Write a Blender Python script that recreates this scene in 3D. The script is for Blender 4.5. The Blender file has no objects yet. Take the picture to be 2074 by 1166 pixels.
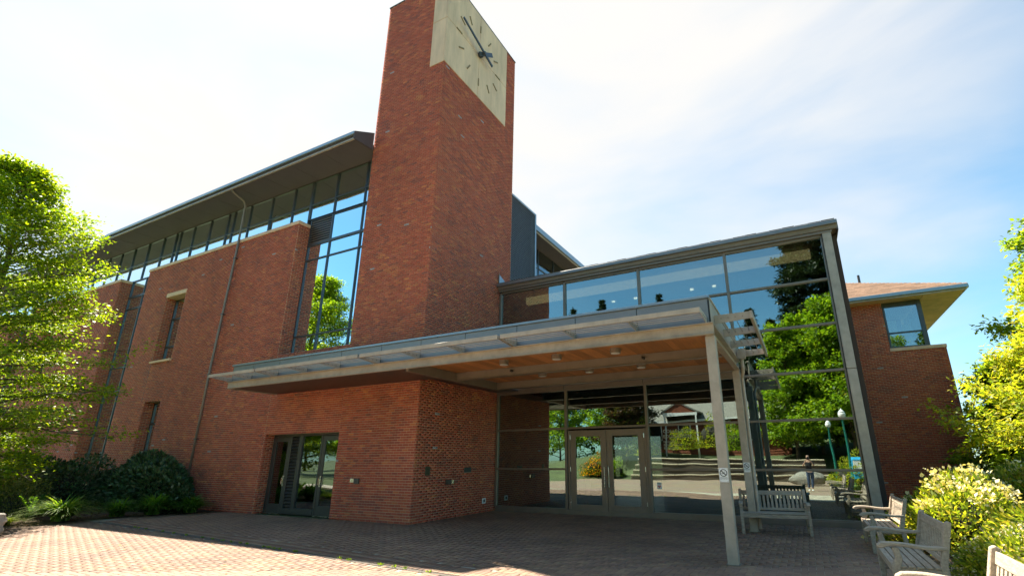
import bpy, bmesh, math, random
import numpy as np
from mathutils import Vector, Matrix
sc = bpy.context.scene
COL = sc.collection
rng = np.random.default_rng(7)
random.seed(7)

# ------------------------------------------------------------------ camera, sky, sun, exposure
CAMPOS = np.array([0.0, 0.0, 1.43])
F_PX, PITCH, ROLL, YAW, PCX, PCY, IW, IH = 971.96, .2960, -.0059, .4664, 84.02, 49.48, 2074.0, 1166.0
Fv = np.array([-math.sin(YAW) * math.cos(PITCH), math.cos(YAW) * math.cos(PITCH), math.sin(PITCH)])
Rv0 = np.array([math.cos(YAW), math.sin(YAW), 0.0]); Uv0 = np.cross(Rv0, Fv)
Rv = Rv0 * math.cos(ROLL) + Uv0 * math.sin(ROLL); Uv = -Rv0 * math.sin(ROLL) + Uv0 * math.cos(ROLL)
cam_d = bpy.data.cameras.new("camera"); cam = bpy.data.objects.new("camera", cam_d); COL.objects.link(cam)
cam.matrix_world = Matrix(((Rv[0], Uv[0], -Fv[0], CAMPOS[0]), (Rv[1], Uv[1], -Fv[1], CAMPOS[1]), (Rv[2], Uv[2], -Fv[2], CAMPOS[2]), (0, 0, 0, 1)))
cam_d.sensor_fit = 'HORIZONTAL'; cam_d.sensor_width = 36; cam_d.lens = F_PX / IW * 36
cam_d.shift_x = -PCX / IW; cam_d.shift_y = PCY / IW
cam_d.clip_start = .02; cam_d.clip_end = 3000
sc.camera = cam

SUN = Vector((-6.83, 2.70, 11.14)).normalized()
w = bpy.data.worlds.new("World"); sc.world = w; w.use_nodes = True
nt = w.node_tree; nt.nodes.clear()
N = nt.nodes.new; LK = nt.links.new
wo = N('ShaderNodeOutputWorld'); bg = N('ShaderNodeBackground'); bg.inputs[1].default_value = .064
sky = N('ShaderNodeTexSky'); sky.sky_type = 'NISHITA'; sky.sun_disc = False
sky.sun_elevation = math.asin(SUN.z); sky.sun_rotation = math.atan2(SUN.x, SUN.y)
sky.air_density = 1.0; sky.dust_density = .7; sky.ozone_density = 1.2; sky.altitude = 100
tc = N('ShaderNodeTexCoord'); mp = N('ShaderNodeMapping'); mp.inputs['Scale'].default_value = (1.0, 2.2, 3.4); mp.inputs['Rotation'].default_value = (.3, .2, .9)
LK(tc.outputs['Generated'], mp.inputs['Vector'])
n1 = N('ShaderNodeTexNoise'); n1.inputs['Scale'].default_value = 1.15; n1.inputs['Detail'].default_value = 6; n1.inputs['Roughness'].default_value = .5; n1.inputs['Distortion'].default_value = .5
LK(mp.outputs[0], n1.inputs['Vector'])
# thin high cloud, denser towards the sun's side of the sky
dp = N('ShaderNodeVectorMath'); dp.operation = 'DOT_PRODUCT'; dp.inputs[1].default_value = Vector((-.60, .62, .50)).normalized()
nv = N('ShaderNodeVectorMath'); nv.operation = 'NORMALIZE'; LK(tc.outputs['Generated'], nv.inputs[0]); LK(nv.outputs[0], dp.inputs[0])
mr = N('ShaderNodeMapRange'); mr.inputs['From Min'].default_value = .25; mr.inputs['From Max'].default_value = 1.0; mr.inputs['To Min'].default_value = -.15; mr.inputs['To Max'].default_value = .42
LK(dp.outputs['Value'], mr.inputs['Value'])
ad = N('ShaderNodeMath'); ad.operation = 'ADD'; LK(n1.outputs['Fac'], ad.inputs[0]); LK(mr.outputs[0], ad.inputs[1])
cr = N('ShaderNodeMapRange'); cr.inputs['From Min'].default_value = .30; cr.inputs['From Max'].default_value = 1.02; cr.interpolation_type = 'SMOOTHSTEP'; LK(ad.outputs[0], cr.inputs['Value'])
mx = N('ShaderNodeMixRGB'); mx.inputs['Color2'].default_value = (4.3, 4.2, 4.05, 1); LK(cr.outputs[0], mx.inputs['Fac']); tn = N('ShaderNodeMixRGB'); tn.blend_type = 'MULTIPLY'; tn.inputs['Fac'].default_value = 1; tn.inputs['Color2'].default_value = (.64, 1.02, 1.02, 1); LK(sky.outputs[0], tn.inputs['Color1']); LK(tn.outputs[0], mx.inputs['Color1'])
LK(mx.outputs[0], bg.inputs[0]); LK(bg.outputs[0], wo.inputs[0])
sl = bpy.data.lights.new("sun", 'SUN'); sl.energy = 4.7; sl.angle = math.radians(.5); sl.color = (1.0, .90, .74)
so = bpy.data.objects.new("sun", sl); COL.objects.link(so); so.rotation_euler = SUN.to_track_quat('Z', 'Y').to_euler(); so.location = (-20, 8, 40)
vs = sc.view_settings; vs.view_transform = 'Standard'; vs.look = 'None'; vs.gamma = 1; vs.use_curve_mapping = False; vs.exposure = 1.90
sc.cycles.max_bounces = 8; sc.cycles.transparent_max_bounces = 24; sc.cycles.glossy_bounces = 4; sc.cycles.use_denoising = True
sc.cycles.sample_clamp_indirect = 8

def proj(p):
    d = np.asarray(p, float) - CAMPOS; z = d @ Fv
    return IW / 2 + PCX + F_PX * (d @ Rv) / z, IH / 2 + PCY - F_PX * (d @ Uv) / z, z

# ------------------------------------------------------------------ materials
def mat(name, col=(.5, .5, .5), rough=.6, metal=0, var=0, vscale=8, bump=0, bscale=60, attr=None, spec=.5, streak=None, coord='Object', big=0, bigs=.6):
    m = bpy.data.materials.new(name); m.use_nodes = True; t = m.node_tree; b = t.nodes['Principled BSDF']
    b.inputs['Roughness'].default_value = rough; b.inputs['Metallic'].default_value = metal; b.inputs['Specular IOR Level'].default_value = spec
    c = t.nodes.new('ShaderNodeTexCoord'); out = None
    if attr:
        a = t.nodes.new('ShaderNodeAttribute'); a.attribute_name = attr; out = a.outputs['Color']
    else:
        r = t.nodes.new('ShaderNodeRGB'); r.outputs[0].default_value = (*col, 1); out = r.outputs[0]
    if var:
        mpp = t.nodes.new('ShaderNodeMapping'); t.links.new(c.outputs[coord], mpp.inputs[0])
        if streak: mpp.inputs['Scale'].default_value = streak
        n = t.nodes.new('ShaderNodeTexNoise'); n.inputs['Scale'].default_value = vscale; n.inputs['Detail'].default_value = 6; n.inputs['Roughness'].default_value = .65
        t.links.new(mpp.outputs[0], n.inputs['Vector'])
        rr = t.nodes.new('ShaderNodeMapRange'); rr.inputs['From Min'].default_value = .3; rr.inputs['From Max'].default_value = .7
        rr.inputs['To Min'].default_value = 1 - var; rr.inputs['To Max'].default_value = 1 + var
        t.links.new(n.outputs['Fac'], rr.inputs['Value'])
        mm = t.nodes.new('ShaderNodeVectorMath'); mm.operation = 'SCALE'; t.links.new(out, mm.inputs[0]); t.links.new(rr.outputs[0], mm.inputs['Scale']); out = mm.outputs[0]
        rg = t.nodes.new('ShaderNodeMapRange'); rg.inputs['To Min'].default_value = max(0, rough - .12); rg.inputs['To Max'].default_value = min(1, rough + .12)
        t.links.new(n.outputs['Fac'], rg.inputs['Value']); t.links.new(rg.outputs[0], b.inputs['Roughness'])
    if big:
        gm = t.nodes.new('ShaderNodeNewGeometry'); mb = t.nodes.new('ShaderNodeMapping'); mb.inputs['Scale'].default_value = (1, 1, .35); t.links.new(gm.outputs['Position'], mb.inputs[0])
        nb = t.nodes.new('ShaderNodeTexNoise'); nb.inputs['Scale'].default_value = bigs; nb.inputs['Detail'].default_value = 5; nb.inputs['Roughness'].default_value = .6; t.links.new(mb.outputs[0], nb.inputs['Vector'])
        rb = t.nodes.new('ShaderNodeMapRange'); rb.inputs['From Min'].default_value = .35; rb.inputs['From Max'].default_value = .65; rb.inputs['To Min'].default_value = 1 - big; rb.inputs['To Max'].default_value = 1 + big * .6; t.links.new(nb.outputs['Fac'], rb.inputs['Value'])
        sb = t.nodes.new('ShaderNodeVectorMath'); sb.operation = 'SCALE'; t.links.new(out, sb.inputs[0]); t.links.new(rb.outputs[0], sb.inputs['Scale']); out = sb.outputs[0]
    t.links.new(out, b.inputs['Base Color'])
    if bump:
        n2 = t.nodes.new('ShaderNodeTexNoise'); n2.inputs['Scale'].default_value = bscale; n2.inputs['Detail'].default_value = 4; t.links.new(c.outputs[coord], n2.inputs['Vector'])
        bp = t.nodes.new('ShaderNodeBump'); bp.inputs['Strength'].default_value = bump; bp.inputs['Distance'].default_value = .02
        t.links.new(n2.outputs['Fac'], bp.inputs['Height']); t.links.new(bp.outputs[0], b.inputs['Normal'])
    return m

def leafmat(name, attr='lc', trans=.5, rough=.45, gain=1.5):
    m = bpy.data.materials.new(name); m.use_nodes = True; t = m.node_tree; t.nodes.clear()
    o = t.nodes.new('ShaderNodeOutputMaterial'); a = t.nodes.new('ShaderNodeAttribute'); a.attribute_name = attr
    p = t.nodes.new('ShaderNodeBsdfPrincipled'); p.inputs['Roughness'].default_value = rough; p.inputs['Specular IOR Level'].default_value = .35
    tr = t.nodes.new('ShaderNodeBsdfTranslucent'); sc_ = t.nodes.new('ShaderNodeVectorMath'); sc_.operation = 'MULTIPLY'; sc_.inputs[1].default_value = (gain * 1.25, gain * 1.15, gain * .35)
    t.links.new(a.outputs['Color'], p.inputs['Base Color']); t.links.new(a.outputs['Color'], sc_.inputs[0]); t.links.new(sc_.outputs[0], tr.inputs['Color'])
    mx_ = t.nodes.new('ShaderNodeMixShader'); mx_.inputs[0].default_value = trans
    t.links.new(p.outputs[0], mx_.inputs[1]); t.links.new(tr.outputs[0], mx_.inputs[2]); t.links.new(mx_.outputs[0], o.inputs[0])
    return m

def glassmat(name, base=.16, tint=(.62, .68, .66), ior=1.5, wav=.015, scol=(.86, .93, 1.0)):
    m = bpy.data.materials.new(name); m.use_nodes = True; t = m.node_tree; t.nodes.clear()
    o = t.nodes.new('ShaderNodeOutputMaterial'); tr = t.nodes.new('ShaderNodeBsdfTransparent'); tr.inputs[0].default_value = (*tint, 1)
    g = t.nodes.new('ShaderNodeBsdfGlossy'); g.inputs['Roughness'].default_value = 0; g.inputs['Color'].default_value = (*scol, 1)
    f = t.nodes.new('ShaderNodeFresnel'); f.inputs[0].default_value = ior
    k = t.nodes.new('ShaderNodeMapRange'); k.inputs['From Min'].default_value = 0; k.inputs['From Max'].default_value = 1; k.inputs['To Min'].default_value = base; k.inputs['To Max'].default_value = 1
    t.links.new(f.outputs[0], k.inputs['Value'])
    mx_ = t.nodes.new('ShaderNodeMixShader'); t.links.new(k.outputs[0], mx_.inputs[0]); t.links.new(tr.outputs[0], mx_.inputs[1]); t.links.new(g.outputs[0], mx_.inputs[2]); t.links.new(mx_.outputs[0], o.inputs[0])
    c = t.nodes.new('ShaderNodeTexCoord'); n = t.nodes.new('ShaderNodeTexNoise'); n.inputs['Scale'].default_value = .9; n.inputs['Detail'].default_value = 1
    t.links.new(c.outputs['Object'], n.inputs['Vector']); bp = t.nodes.new('ShaderNodeBump'); bp.inputs['Strength'].default_value = wav; bp.inputs['Distance'].default_value = 1
    t.links.new(n.outputs['Fac'], bp.inputs['Height']); t.links.new(bp.outputs[0], g.inputs['Normal'])
    return m

M = {}
M['brick'] = mat('brick_clay', attr='col', rough=.78, var=.16, vscale=9, bump=.35, bscale=120, big=.11, bigs=.8)
M['mortar'] = mat('mortar', (.60, .42, .27), .9, var=.2, vscale=3, bump=.3, bscale=150, big=.2, bigs=.5)
M['paver'] = mat('paver_clay', attr='col', rough=.7, var=.18, vscale=1.6, bump=.25, bscale=90, big=.20, bigs=.9)
M['joint'] = mat('joint_sand', (.38, .34, .26), .95, var=.3, vscale=4)
M['metal'] = mat('bronze_grey_paint', (.235, .195, .155), .42, .25, var=.12, vscale=3, spec=.5)
M['metal_lt'] = mat('pale_aged_paint', (.44, .375, .30), .5, .1, var=.16, vscale=5, bump=.08, big=.12, bigs=2)
M['metal_dk'] = mat('dark_frame_paint', (.075, .072, .065), .4, .3, var=.1)
M['frame'] = mat('window_frame_paint', (.085, .095, .10), .35, .4, var=.08)
M['soffit'] = mat('dark_soffit_board', (.115, .092, .095), .6, var=.12, vscale=2)
M['gutter'] = mat('zinc_gutter', (.30, .36, .40), .32, .6, var=.1)
M['fascia'] = mat('grey_fascia_sheet', (.25, .255, .26), .42, .5, var=.1, vscale=2)
M['concrete'] = mat('cream_cast_stone', (.84, .56, .36), .8, var=.13, vscale=1.3, bump=.12, bscale=50, streak=(3, 3, .5), big=.12, bigs=1.6)
M['stone'] = mat('grey_rough_stone', (.26, .24, .20), .9, var=.35, vscale=3, bump=.9, bscale=9)
M['wood'] = mat('cedar_soffit', attr='col', rough=.5, var=.25, vscale=3, streak=(14, .8, 14))
M['teak'] = mat('weathered_teak', (.38, .31, .235), .8, var=.3, vscale=4, bump=.35, bscale=60, streak=(1.5, 9, 9))
M['teak_y'] = mat('weathered_teak_cross', (.39, .32, .245), .8, var=.3, vscale=4, bump=.35, bscale=60, streak=(9, 1.5, 9))
M['steel'] = mat('brushed_steel', (.62, .58, .50), .28, 1, var=.05)
M['bronze'] = mat('bronze_marks', (.30, .19, .07), .45, .6)
M['hand'] = mat('clock_hand_paint', (.055, .075, .10), .4, .3)
M['white'] = mat('white_enamel', (.88, .88, .86), .4)
M['black'] = mat('black_enamel', (.012, .012, .012), .4)
M['red'] = mat('red_ink', (.55, .02, .02), .5)
M['lens'] = mat('frosted_lens', (.7, .7, .66), .3)
M['glass'] = glassmat('hall_glass', .30, (.40, .44, .42), wav=.003, scol=(.80, .99, 1.0))
M['glass_w'] = glassmat('wing_glass', .22, (.66, .70, .66), wav=.0035, scol=(.80, .94, 1))
M['mulch'] = mat('bark_mulch', (.085, .05, .028), .95, var=.6, vscale=14, bump=1, bscale=60)
M['grass'] = mat('lawn', (.080, .105, .035), .9, var=.35, vscale=.6, bump=.6, bscale=30)
M['bark'] = mat('tree_bark', (.10, .075, .05), .9, var=.4, vscale=8, bump=.8, bscale=25)
M['leaf'] = leafmat('leaf_fresh'); M['leafdk'] = leafmat('leaf_leathery', trans=.12, rough=.38, gain=1.2); M['petal'] = leafmat('petals', trans=.35, rough=.6, gain=.9)
M['shingle'] = mat('roof_shingle', attr='col', rough=.9, var=.2, vscale=10, bump=.3, bscale=100)
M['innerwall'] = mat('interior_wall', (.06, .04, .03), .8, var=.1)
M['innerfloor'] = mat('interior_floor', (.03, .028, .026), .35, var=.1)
M['cream'] = mat('cream_paint', (.62, .50, .30), .7)
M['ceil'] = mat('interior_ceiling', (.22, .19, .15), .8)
M['blind'] = mat('roller_blind', (.70, .68, .36), .8, var=.05)
M['teal'] = mat('teal_enamel', (.01, .16, .12), .4)
M['blue'] = mat('blue_box_plastic', (.02, .35, .62), .4)
M['cedar'] = mat('red_cedar_siding', (.22, .06, .025), .7, var=.2, vscale=4, streak=(1, 1, 5))
M['log'] = mat('pale_timber', (.42, .36, .25), .8, var=.2)
M['concpath'] = mat('path_concrete', (.42, .36, .28), .85, var=.12, vscale=1)
M['skin'] = mat('skin', (.50, .30, .21), .55); M['hair'] = mat('hair', (.07, .04, .02), .5); M['jeans'] = mat('denim', (.045, .075, .14), .85, var=.2, vscale=20); M['shirt'] = mat('black_cotton', (.02, .02, .022), .85)

# ------------------------------------------------------------------ builders
class MB:
    def __init__(s): s.v = []; s.f = []; s.c = []
    def quad(s, *p, c=None):
        i = len(s.v); s.v += [tuple(q) for q in p]; s.f.append(tuple(range(i, i + len(p)))); s.c.append(c)
        return s
    def box(s, x0, x1, y0, y1, z0, z1, c=None):
        i = len(s.v); s.v += [(x, y, z) for z in (z0, z1) for y in (y0, y1) for x in (x0, x1)]
        for q in ((0, 2, 3, 1), (4, 5, 7, 6), (0, 1, 5, 4), (2, 6, 7, 3), (0, 4, 6, 2), (1, 3, 7, 5)): s.f.append(tuple(i + k for k in q)); s.c.append(c)
        return s
    def obox(s, o, ux, uy, uz, c=None):   # corner o and three edge vectors
        o, ux, uy, uz = map(lambda q: Vector(q), (o, ux, uy, uz)); i = len(s.v)
        s.v += [tuple(o + ux * a + uy * b + uz * k) for k in (0, 1) for b in (0, 1) for a in (0, 1)]
        for q in ((0, 2, 3, 1), (4, 5, 7, 6), (0, 1, 5, 4), (2, 6, 7, 3), (0, 4, 6, 2), (1, 3, 7, 5)): s.f.append(tuple(i + k for k in q)); s.c.append(c)
        return s
    def prism(s, pts, ext, c=None):       # planar polygon extruded by a vector
        n = len(pts); i = len(s.v); e = Vector(ext); s.v += [tuple(p) for p in pts] + [tuple(Vector(p) + e) for p in pts]
        s.f.append(tuple(range(i, i + n))[::-1]); s.f.append(tuple(range(i + n, i + 2 * n))); s.c += [c, c]
        for k in range(n): s.f.append((i + k, i + (k + 1) % n, i + n + (k + 1) % n, i + n + k)); s.c.append(c)
        return s
    def tube(s, path, r, n=8, cap=True, c=None):
        path = [Vector(p) for p in path]; rs = r if isinstance(r, (list, tuple)) else [r] * len(path); rings = []
        prev = None
        for k, p in enumerate(path):
            d = (path[min(k + 1, len(path) - 1)] - path[max(k - 1, 0)]).normalized()
            a = d.orthogonal().normalized() if prev is None else (prev - d * prev.dot(d)).normalized()
            prev = a; b = d.cross(a); i = len(s.v); rings.append(i)
            for j in range(n):
                t = 2 * math.pi * j / n; s.v.append(tuple(p + (a * math.cos(t) + b * math.sin(t)) * rs[k]))
        for k in range(len(path) - 1):
            for j in range(n): s.f.append((rings[k] + j, rings[k] + (j + 1) % n, rings[k + 1] + (j + 1) % n, rings[k + 1] + j)); s.c.append(c)
        if cap: s.f.append(tuple(rings[0] + j for j in range(n))[::-1]); s.f.append(tuple(rings[-1] + j for j in range(n))); s.c += [c, c]
        return s
    def lathe(s, o, prof, n=16):
        rings = []
        for r, z in prof:
            i = len(s.v); rings.append(i)
            for j in range(n): t = 2 * math.pi * j / n; s.v.append((o[0] + r * math.cos(t), o[1] + r * math.sin(t), o[2] + z))
        for k in range(len(prof) - 1):
            for j in range(n): s.f.append((rings[k] + j, rings[k] + (j + 1) % n, rings[k + 1] + (j + 1) % n, rings[k + 1] + j)); s.c.append(None)
        s.f.append(tuple(rings[0] + j for j in range(n))[::-1]); s.f.append(tuple(rings[-1] + j for j in range(n))); s.c += [None, None]
        return s

def clean(name): return name
def base_of(parent):
    b = Vector((0, 0, 0)); p = parent
    while p is not None: b += p.location; p = p.parent
    return b
def link(name, me, m, parent=None, smooth=False, bevel=0, loc=None):
    o = bpy.data.objects.new(name, me); COL.objects.link(o)
    if m is not None: me.materials.append(M[m] if isinstance(m, str) else m)
    if parent is not None: o.parent = parent
    if loc is not None: o.location = loc
    if smooth:
        me.polygons.foreach_set('use_smooth', [True] * len(me.polygons))
    if bevel:
        bv = o.modifiers.new('edge', 'BEVEL'); bv.width = bevel; bv.segments = 1; bv.limit_method = 'ANGLE'
    return o
def part(name, mb, m, parent=None, smooth=False, bevel=0, attrname='col', local=False):
    me = bpy.data.meshes.new(name); off = Vector((0, 0, 0)) if local else base_of(parent)
    me.from_pydata([(a - off.x, b - off.y, c - off.z) for a, b, c in mb.v], [], mb.f); me.update()
    if any(c is not None for c in mb.c):
        a = me.attributes.new(attrname, 'FLOAT_COLOR', 'FACE'); a.data.foreach_set('color', [q for c in mb.c for q in (*(c or (.3, .3, .3)), 1.0)])
    return link(name, me, m, parent, smooth, bevel)
def fastmesh(name, V, Q, C=None, attrname='col', parent=None, m=None, tri=False):
    """V (n,3), Q (k,3 or 4) faces, C (k,3) colours"""
    off = base_of(parent); V = np.asarray(V, np.float32) - np.array(off, np.float32); Q = np.asarray(Q, np.int32); k = Q.shape[1]
    me = bpy.data.meshes.new(name); me.vertices.add(len(V)); me.vertices.foreach_set('co', V.ravel())
    me.loops.add(Q.size); me.loops.foreach_set('vertex_index', Q.ravel()); me.polygons.add(len(Q))
    me.polygons.foreach_set('loop_start', np.arange(0, Q.size, k, dtype=np.int32))
    try: me.polygons.foreach_set('loop_total', np.full(len(Q), k, np.int32))
    except Exception: pass
    me.update(calc_edges=True)
    if C is not None:
        a = me.attributes.new(attrname, 'FLOAT_COLOR', 'FACE'); C4 = np.ones((len(Q), 4), np.float32); C4[:, :3] = C; a.data.foreach_set('color', C4.ravel())
    return link(name, me, m, parent)
def thing(name, label, cat, loc=(0, 0, 0), group=None, rotz=0):
    o = bpy.data.objects.new(name, None); COL.objects.link(o); o.location = loc; o.rotation_euler = (0, 0, rotz); o.empty_display_size = .2
    o['label'] = label; o['category'] = cat
    if group: o['group'] = group
    return o
def tag(o, label=None, cat=None, group=None, kind=None):
    if label: o['label'] = label
    if cat: o['category'] = cat
    if group: o['group'] = group
    if kind: o['kind'] = kind
    return o

# ------------------------------------------------------------------ masonry
BH, BL, JT = .0602, .182, .0105
PAL = np.array([(.50, .105, .052), (.47, .095, .048), (.53, .115, .055), (.45, .090, .047), (.55, .13, .060), (.59, .175, .065), (.64, .21, .072), (.36, .085, .053), (.30, .080, .057), (.42, .37, .37), (.48, .11, .065), (.57, .15, .065)])
def pick(u, z, r, grid):
    k = grid[(int(z / .30) * 57 + int(u / .42) * 131) % len(grid)]
    n = r.random()
    if k > .95 and n < .3: return 5 if n < .22 else 6
    if k < .12 and n < .45: return 7
    if n < .03: return 5
    if n < .036: return 6
    if n < .085: return 7
    if n < .10: return 8
    if n < .103: return 9
    return int(r.choice([0, 1, 2, 3, 4, 10, 11, 0, 1, 2]))
def subtract(u0, u1, v0, v1, holes):
    for (a, b, c, d) in holes:
        if u1 <= a + 1e-4 or u0 >= b - 1e-4 or v1 <= c + 1e-4 or v0 >= d - 1e-4: continue
        if v0 < c - 1e-4 and v1 <= d: v1 = c
        elif v1 > d + 1e-4 and v0 >= c: v0 = d
        elif u0 < a and u1 > a: u1 = a
        elif u0 < b and u1 > b: u0 = b
        else: return None
        if u1 - u0 < .03 or v1 - v0 < .012: return None
    return u0, u1, v0, v1
class Masonry:
    def __init__(s): s.items = []      # (axis, plane, outsign, u0,u1,z0,z1,color idx)
    def face(s, axis, plane, sign, u0, u1, z0, z1, holes=(), flip=False):
        r = np.random.default_rng(int(abs(plane * 1000) + abs(u0 * 77)) + 3); grid = r.random(499)
        n = int(round((z1 - z0) / BH)); h = (z1 - z0) / n
        for i in range(n):
            a = z0 + i * h; st = u0 - (BL / 2 if (i + flip) % 2 else 0)
            while st < u1 - .01:
                p, q = max(st, u0) , min(st + BL, u1)
                res = subtract(p + JT / 2, q - JT / 2, a + JT / 2, a + h - JT / 2, holes) if q - p > .04 else None
                if res: s.items.append((axis, plane, sign, *res, pick(p, a, r, grid), .9 + .2 * r.random(), r.random()))
                st += BL
        return s
    def build(s, root, nparts=300, vis=None, parent_wall=None):
        ranked = []
        for k, (ax, pl, sg, u0, u1, z0, z1, c, g, j) in enumerate(s.items):
            pt = ((u0 + u1) / 2, pl, (z0 + z1) / 2) if ax == 'y' else (pl, (u0 + u1) / 2, (z0 + z1) / 2)
            x, y, d = proj(pt)
            if d > 0 and 5 < x < IW - 5 and 5 < y < IH - 5 and u1 - u0 > .12 and (vis is None or vis(pt)): ranked.append((d * d / (abs(pt[1]) if ax == 'y' else abs(pt[0]) + .01), k))
        ranked.sort(); sel = set(k for _, k in ranked[:nparts]); cache = {}
        V = []; Q = []; C = []
        for k, (ax, pl, sg, u0, u1, z0, z1, c, g, j) in enumerate(s.items):
            out = .001 + .0025 * j; dep = .02
            if k in sel:
                L = round((u1 - u0) * 200) / 200; H = round((z1 - z0) * 400) / 400; key = (ax, sg, L, H, c, int(j * 2))
                if key not in cache:
                    b = MB(); oo = .001 + .0025 * int(j * 2) / 2
                    yy = (-oo, dep) if sg < 0 else (-dep, oo)
                    if ax == 'y': b.box(-L / 2, L / 2, *yy, -H / 2, H / 2)
                    else: b.box(*yy, -L / 2, L / 2, -H / 2, H / 2)
                    me = bpy.data.meshes.new('brick'); me.from_pydata(b.v, [], b.f)
                    a = me.attributes.new('col', 'FLOAT_COLOR', 'FACE'); cc = PAL[c] * (.92 + .16 * int(j * 2) / 1.0 * .5); a.data.foreach_set('color', [q for _ in b.f for q in (*cc, 1.0)])
                    me.materials.append(M['brick']); cache[key] = me
                o = bpy.data.objects.new('brick', cache[key]); COL.objects.link(o); o.parent = root
                bo = base_of(root); cu, cz = (u0 + u1) / 2, (z0 + z1) / 2
                o.location = (Vector((cu, pl, cz)) if ax == 'y' else Vector((pl, cu, cz))) - bo
                continue
            P0, P1 = pl + sg * out, pl - sg * dep
            i = len(V)
            if ax == 'y': V += [(u0, P0, z0), (u1, P0, z0), (u1, P0, z1), (u0, P0, z1), (u0, P1, z0), (u1, P1, z0), (u1, P1, z1), (u0, P1, z1)]
            else: V += [(P0, u0, z0), (P0, u1, z0), (P0, u1, z1), (P0, u0, z1), (P1, u0, z0), (P1, u1, z0), (P1, u1, z1), (P1, u0, z1)]
            qs = [(0, 1, 2, 3), (0, 4, 5, 1), (1, 5, 6, 2), (2, 6, 7, 3), (3, 7, 4, 0)]
            if (ax == 'y') != (sg < 0): qs = [q[::-1] for q in qs]
            Q += [tuple(i + t for t in q) for q in qs]; C += [PAL[c] * g] * 5
        if Q:
            o = fastmesh('brickwork', V, Q, C, parent=root, m='brick'); o['kind'] = 'stuff'

def wallbox(root, name, x0, x1, y0, y1, z0, z1, holes=(), axis='y', m='mortar'):
    """backing wall as boxes around rectangular holes (holes in (u0,u1,z0,z1))"""
    us = sorted({x0, x1} | {h[0] for h in holes} | {h[1] for h in holes}) if axis == 'y' else sorted({y0, y1} | {h[0] for h in holes} | {h[1] for h in holes})
    lo, hi = (x0, x1) if axis == 'y' else (y0, y1)
    us = [u for u in us if lo - 1e-6 <= u <= hi + 1e-6]; b = MB()
    for a, c in zip(us[:-1], us[1:]):
        zs = [(z0, z1)]
        for h in holes:
            if h[0] < c - 1e-6 and h[1] > a + 1e-6:
                nz = []
                for (p, q) in zs:
                    if h[3] <= p or h[2] >= q: nz.append((p, q)); continue
                    if h[2] > p: nz.append((p, h[2]))
                    if h[3] < q: nz.append((h[3], q))
                zs = nz
        for p, q in zs:
            if axis == 'y': b.box(a, c, y0, y1, p, q)
            else: b.box(x0, x1, a, c, p, q)
    return part(name, b, m, root)

XC, YA, YB, XT = -8.37, 9.187, 12.71, -11.05
ZT = 16.75
# ------------------------------------------------------------------ ground
g = MB(); g.quad((-400, -400, -.02), (400, -400, -.02), (400, 400, -.02), (-400, 400, -.02)); tag(part('lawn_ground', g, 'grass'), kind='structure')
# hill behind the plaza
hv = []; hq = []; nx, ny = 60, 30
for j in range(ny + 1):
    for i in range(nx + 1):
        x = -60 + i * 2.0; y = -9.5 - j * 2.2; t = max(0, -y - 10); z = -.05 + min(t * .28, 2.0) + max(0, t - 9) * .10 + .15 * math.sin(x * .3) * min(1, t / 6)
        if x < -16: z *= max(.05, 1 - (-16 - x) / 14)
        hv.append((x, y, z))
for j in range(ny):
    for i in range(nx): a = j * (nx + 1) + i; hq.append((a, a + nx + 1, a + nx + 2, a + 1))
o = fastmesh('hill', hv, hq, m='grass'); tag(o, kind='structure')
g = MB(); plz = [(-15.35, 9.18), (-15.9, 8.9), (-16.45, 7.6), (-16.7, 6.4), (-16.0, 5.1), (-14.6, 4.4), (-14.6, 1.0), (-15.2, -9.4), (2.2, -9.4), (2.2, 3.3), (1.42, 3.3), (1.42, 12.72), (XC, 12.72), (XC, 9.18)]
g.prism([(x, y, -.10) for x, y in plz], (0, 0, .094))
# joint-sand bed under the pavers (also the paved plaza further off, where the material shows the pavers)
def pavermat():
    m = bpy.data.materials.new('far_paving'); m.use_nodes = True; t = m.node_tree; b = t.nodes['Principled BSDF']; b.inputs['Roughness'].default_value = .75
    c = t.nodes.new('ShaderNodeTexCoord'); br = t.nodes.new('ShaderNodeTexBrick'); br.inputs['Scale'].default_value = 1; br.inputs['Brick Width'].default_value = .18; br.inputs['Row Height'].default_value = .09; br.inputs['Mortar Size'].default_value = .004
    br.inputs['Color1'].default_value = (.36, .25, .17, 1); br.inputs['Color2'].default_value = (.31, .21, .145, 1); br.inputs['Mortar'].default_value = (.29, .27, .235, 1)
    t.links.new(c.outputs['Object'], br.inputs['Vector']); n = t.nodes.new('ShaderNodeTexNoise'); n.inputs['Scale'].default_value = .7; t.links.new(c.outputs['Object'], n.inputs['Vector'])
    mm = t.nodes.new('ShaderNodeMixRGB'); mm.blend_type = 'MULTIPLY'; mm.inputs[0].default_value = .35; t.links.new(br.outputs['Color'], mm.inputs[1]); t.links.new(n.outputs['Color'], mm.inputs[2]); t.links.new(mm.outputs[0], b.inputs['Base Color'])
    return m
M['farpave'] = pavermat()
plaza = part('plaza_paving', g, 'joint'); tag(plaza, kind='structure')
far = MB(); far.prism([(-14.6, 2.6, -.008), (-15.2, -9.4, -.008), (2.2, -9.4, -.008), (2.2, 2.6, -.008)], (0, 0, .008)); fo = part('far_plaza_paving', far, 'farpave'); tag(fo, kind='structure')

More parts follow.
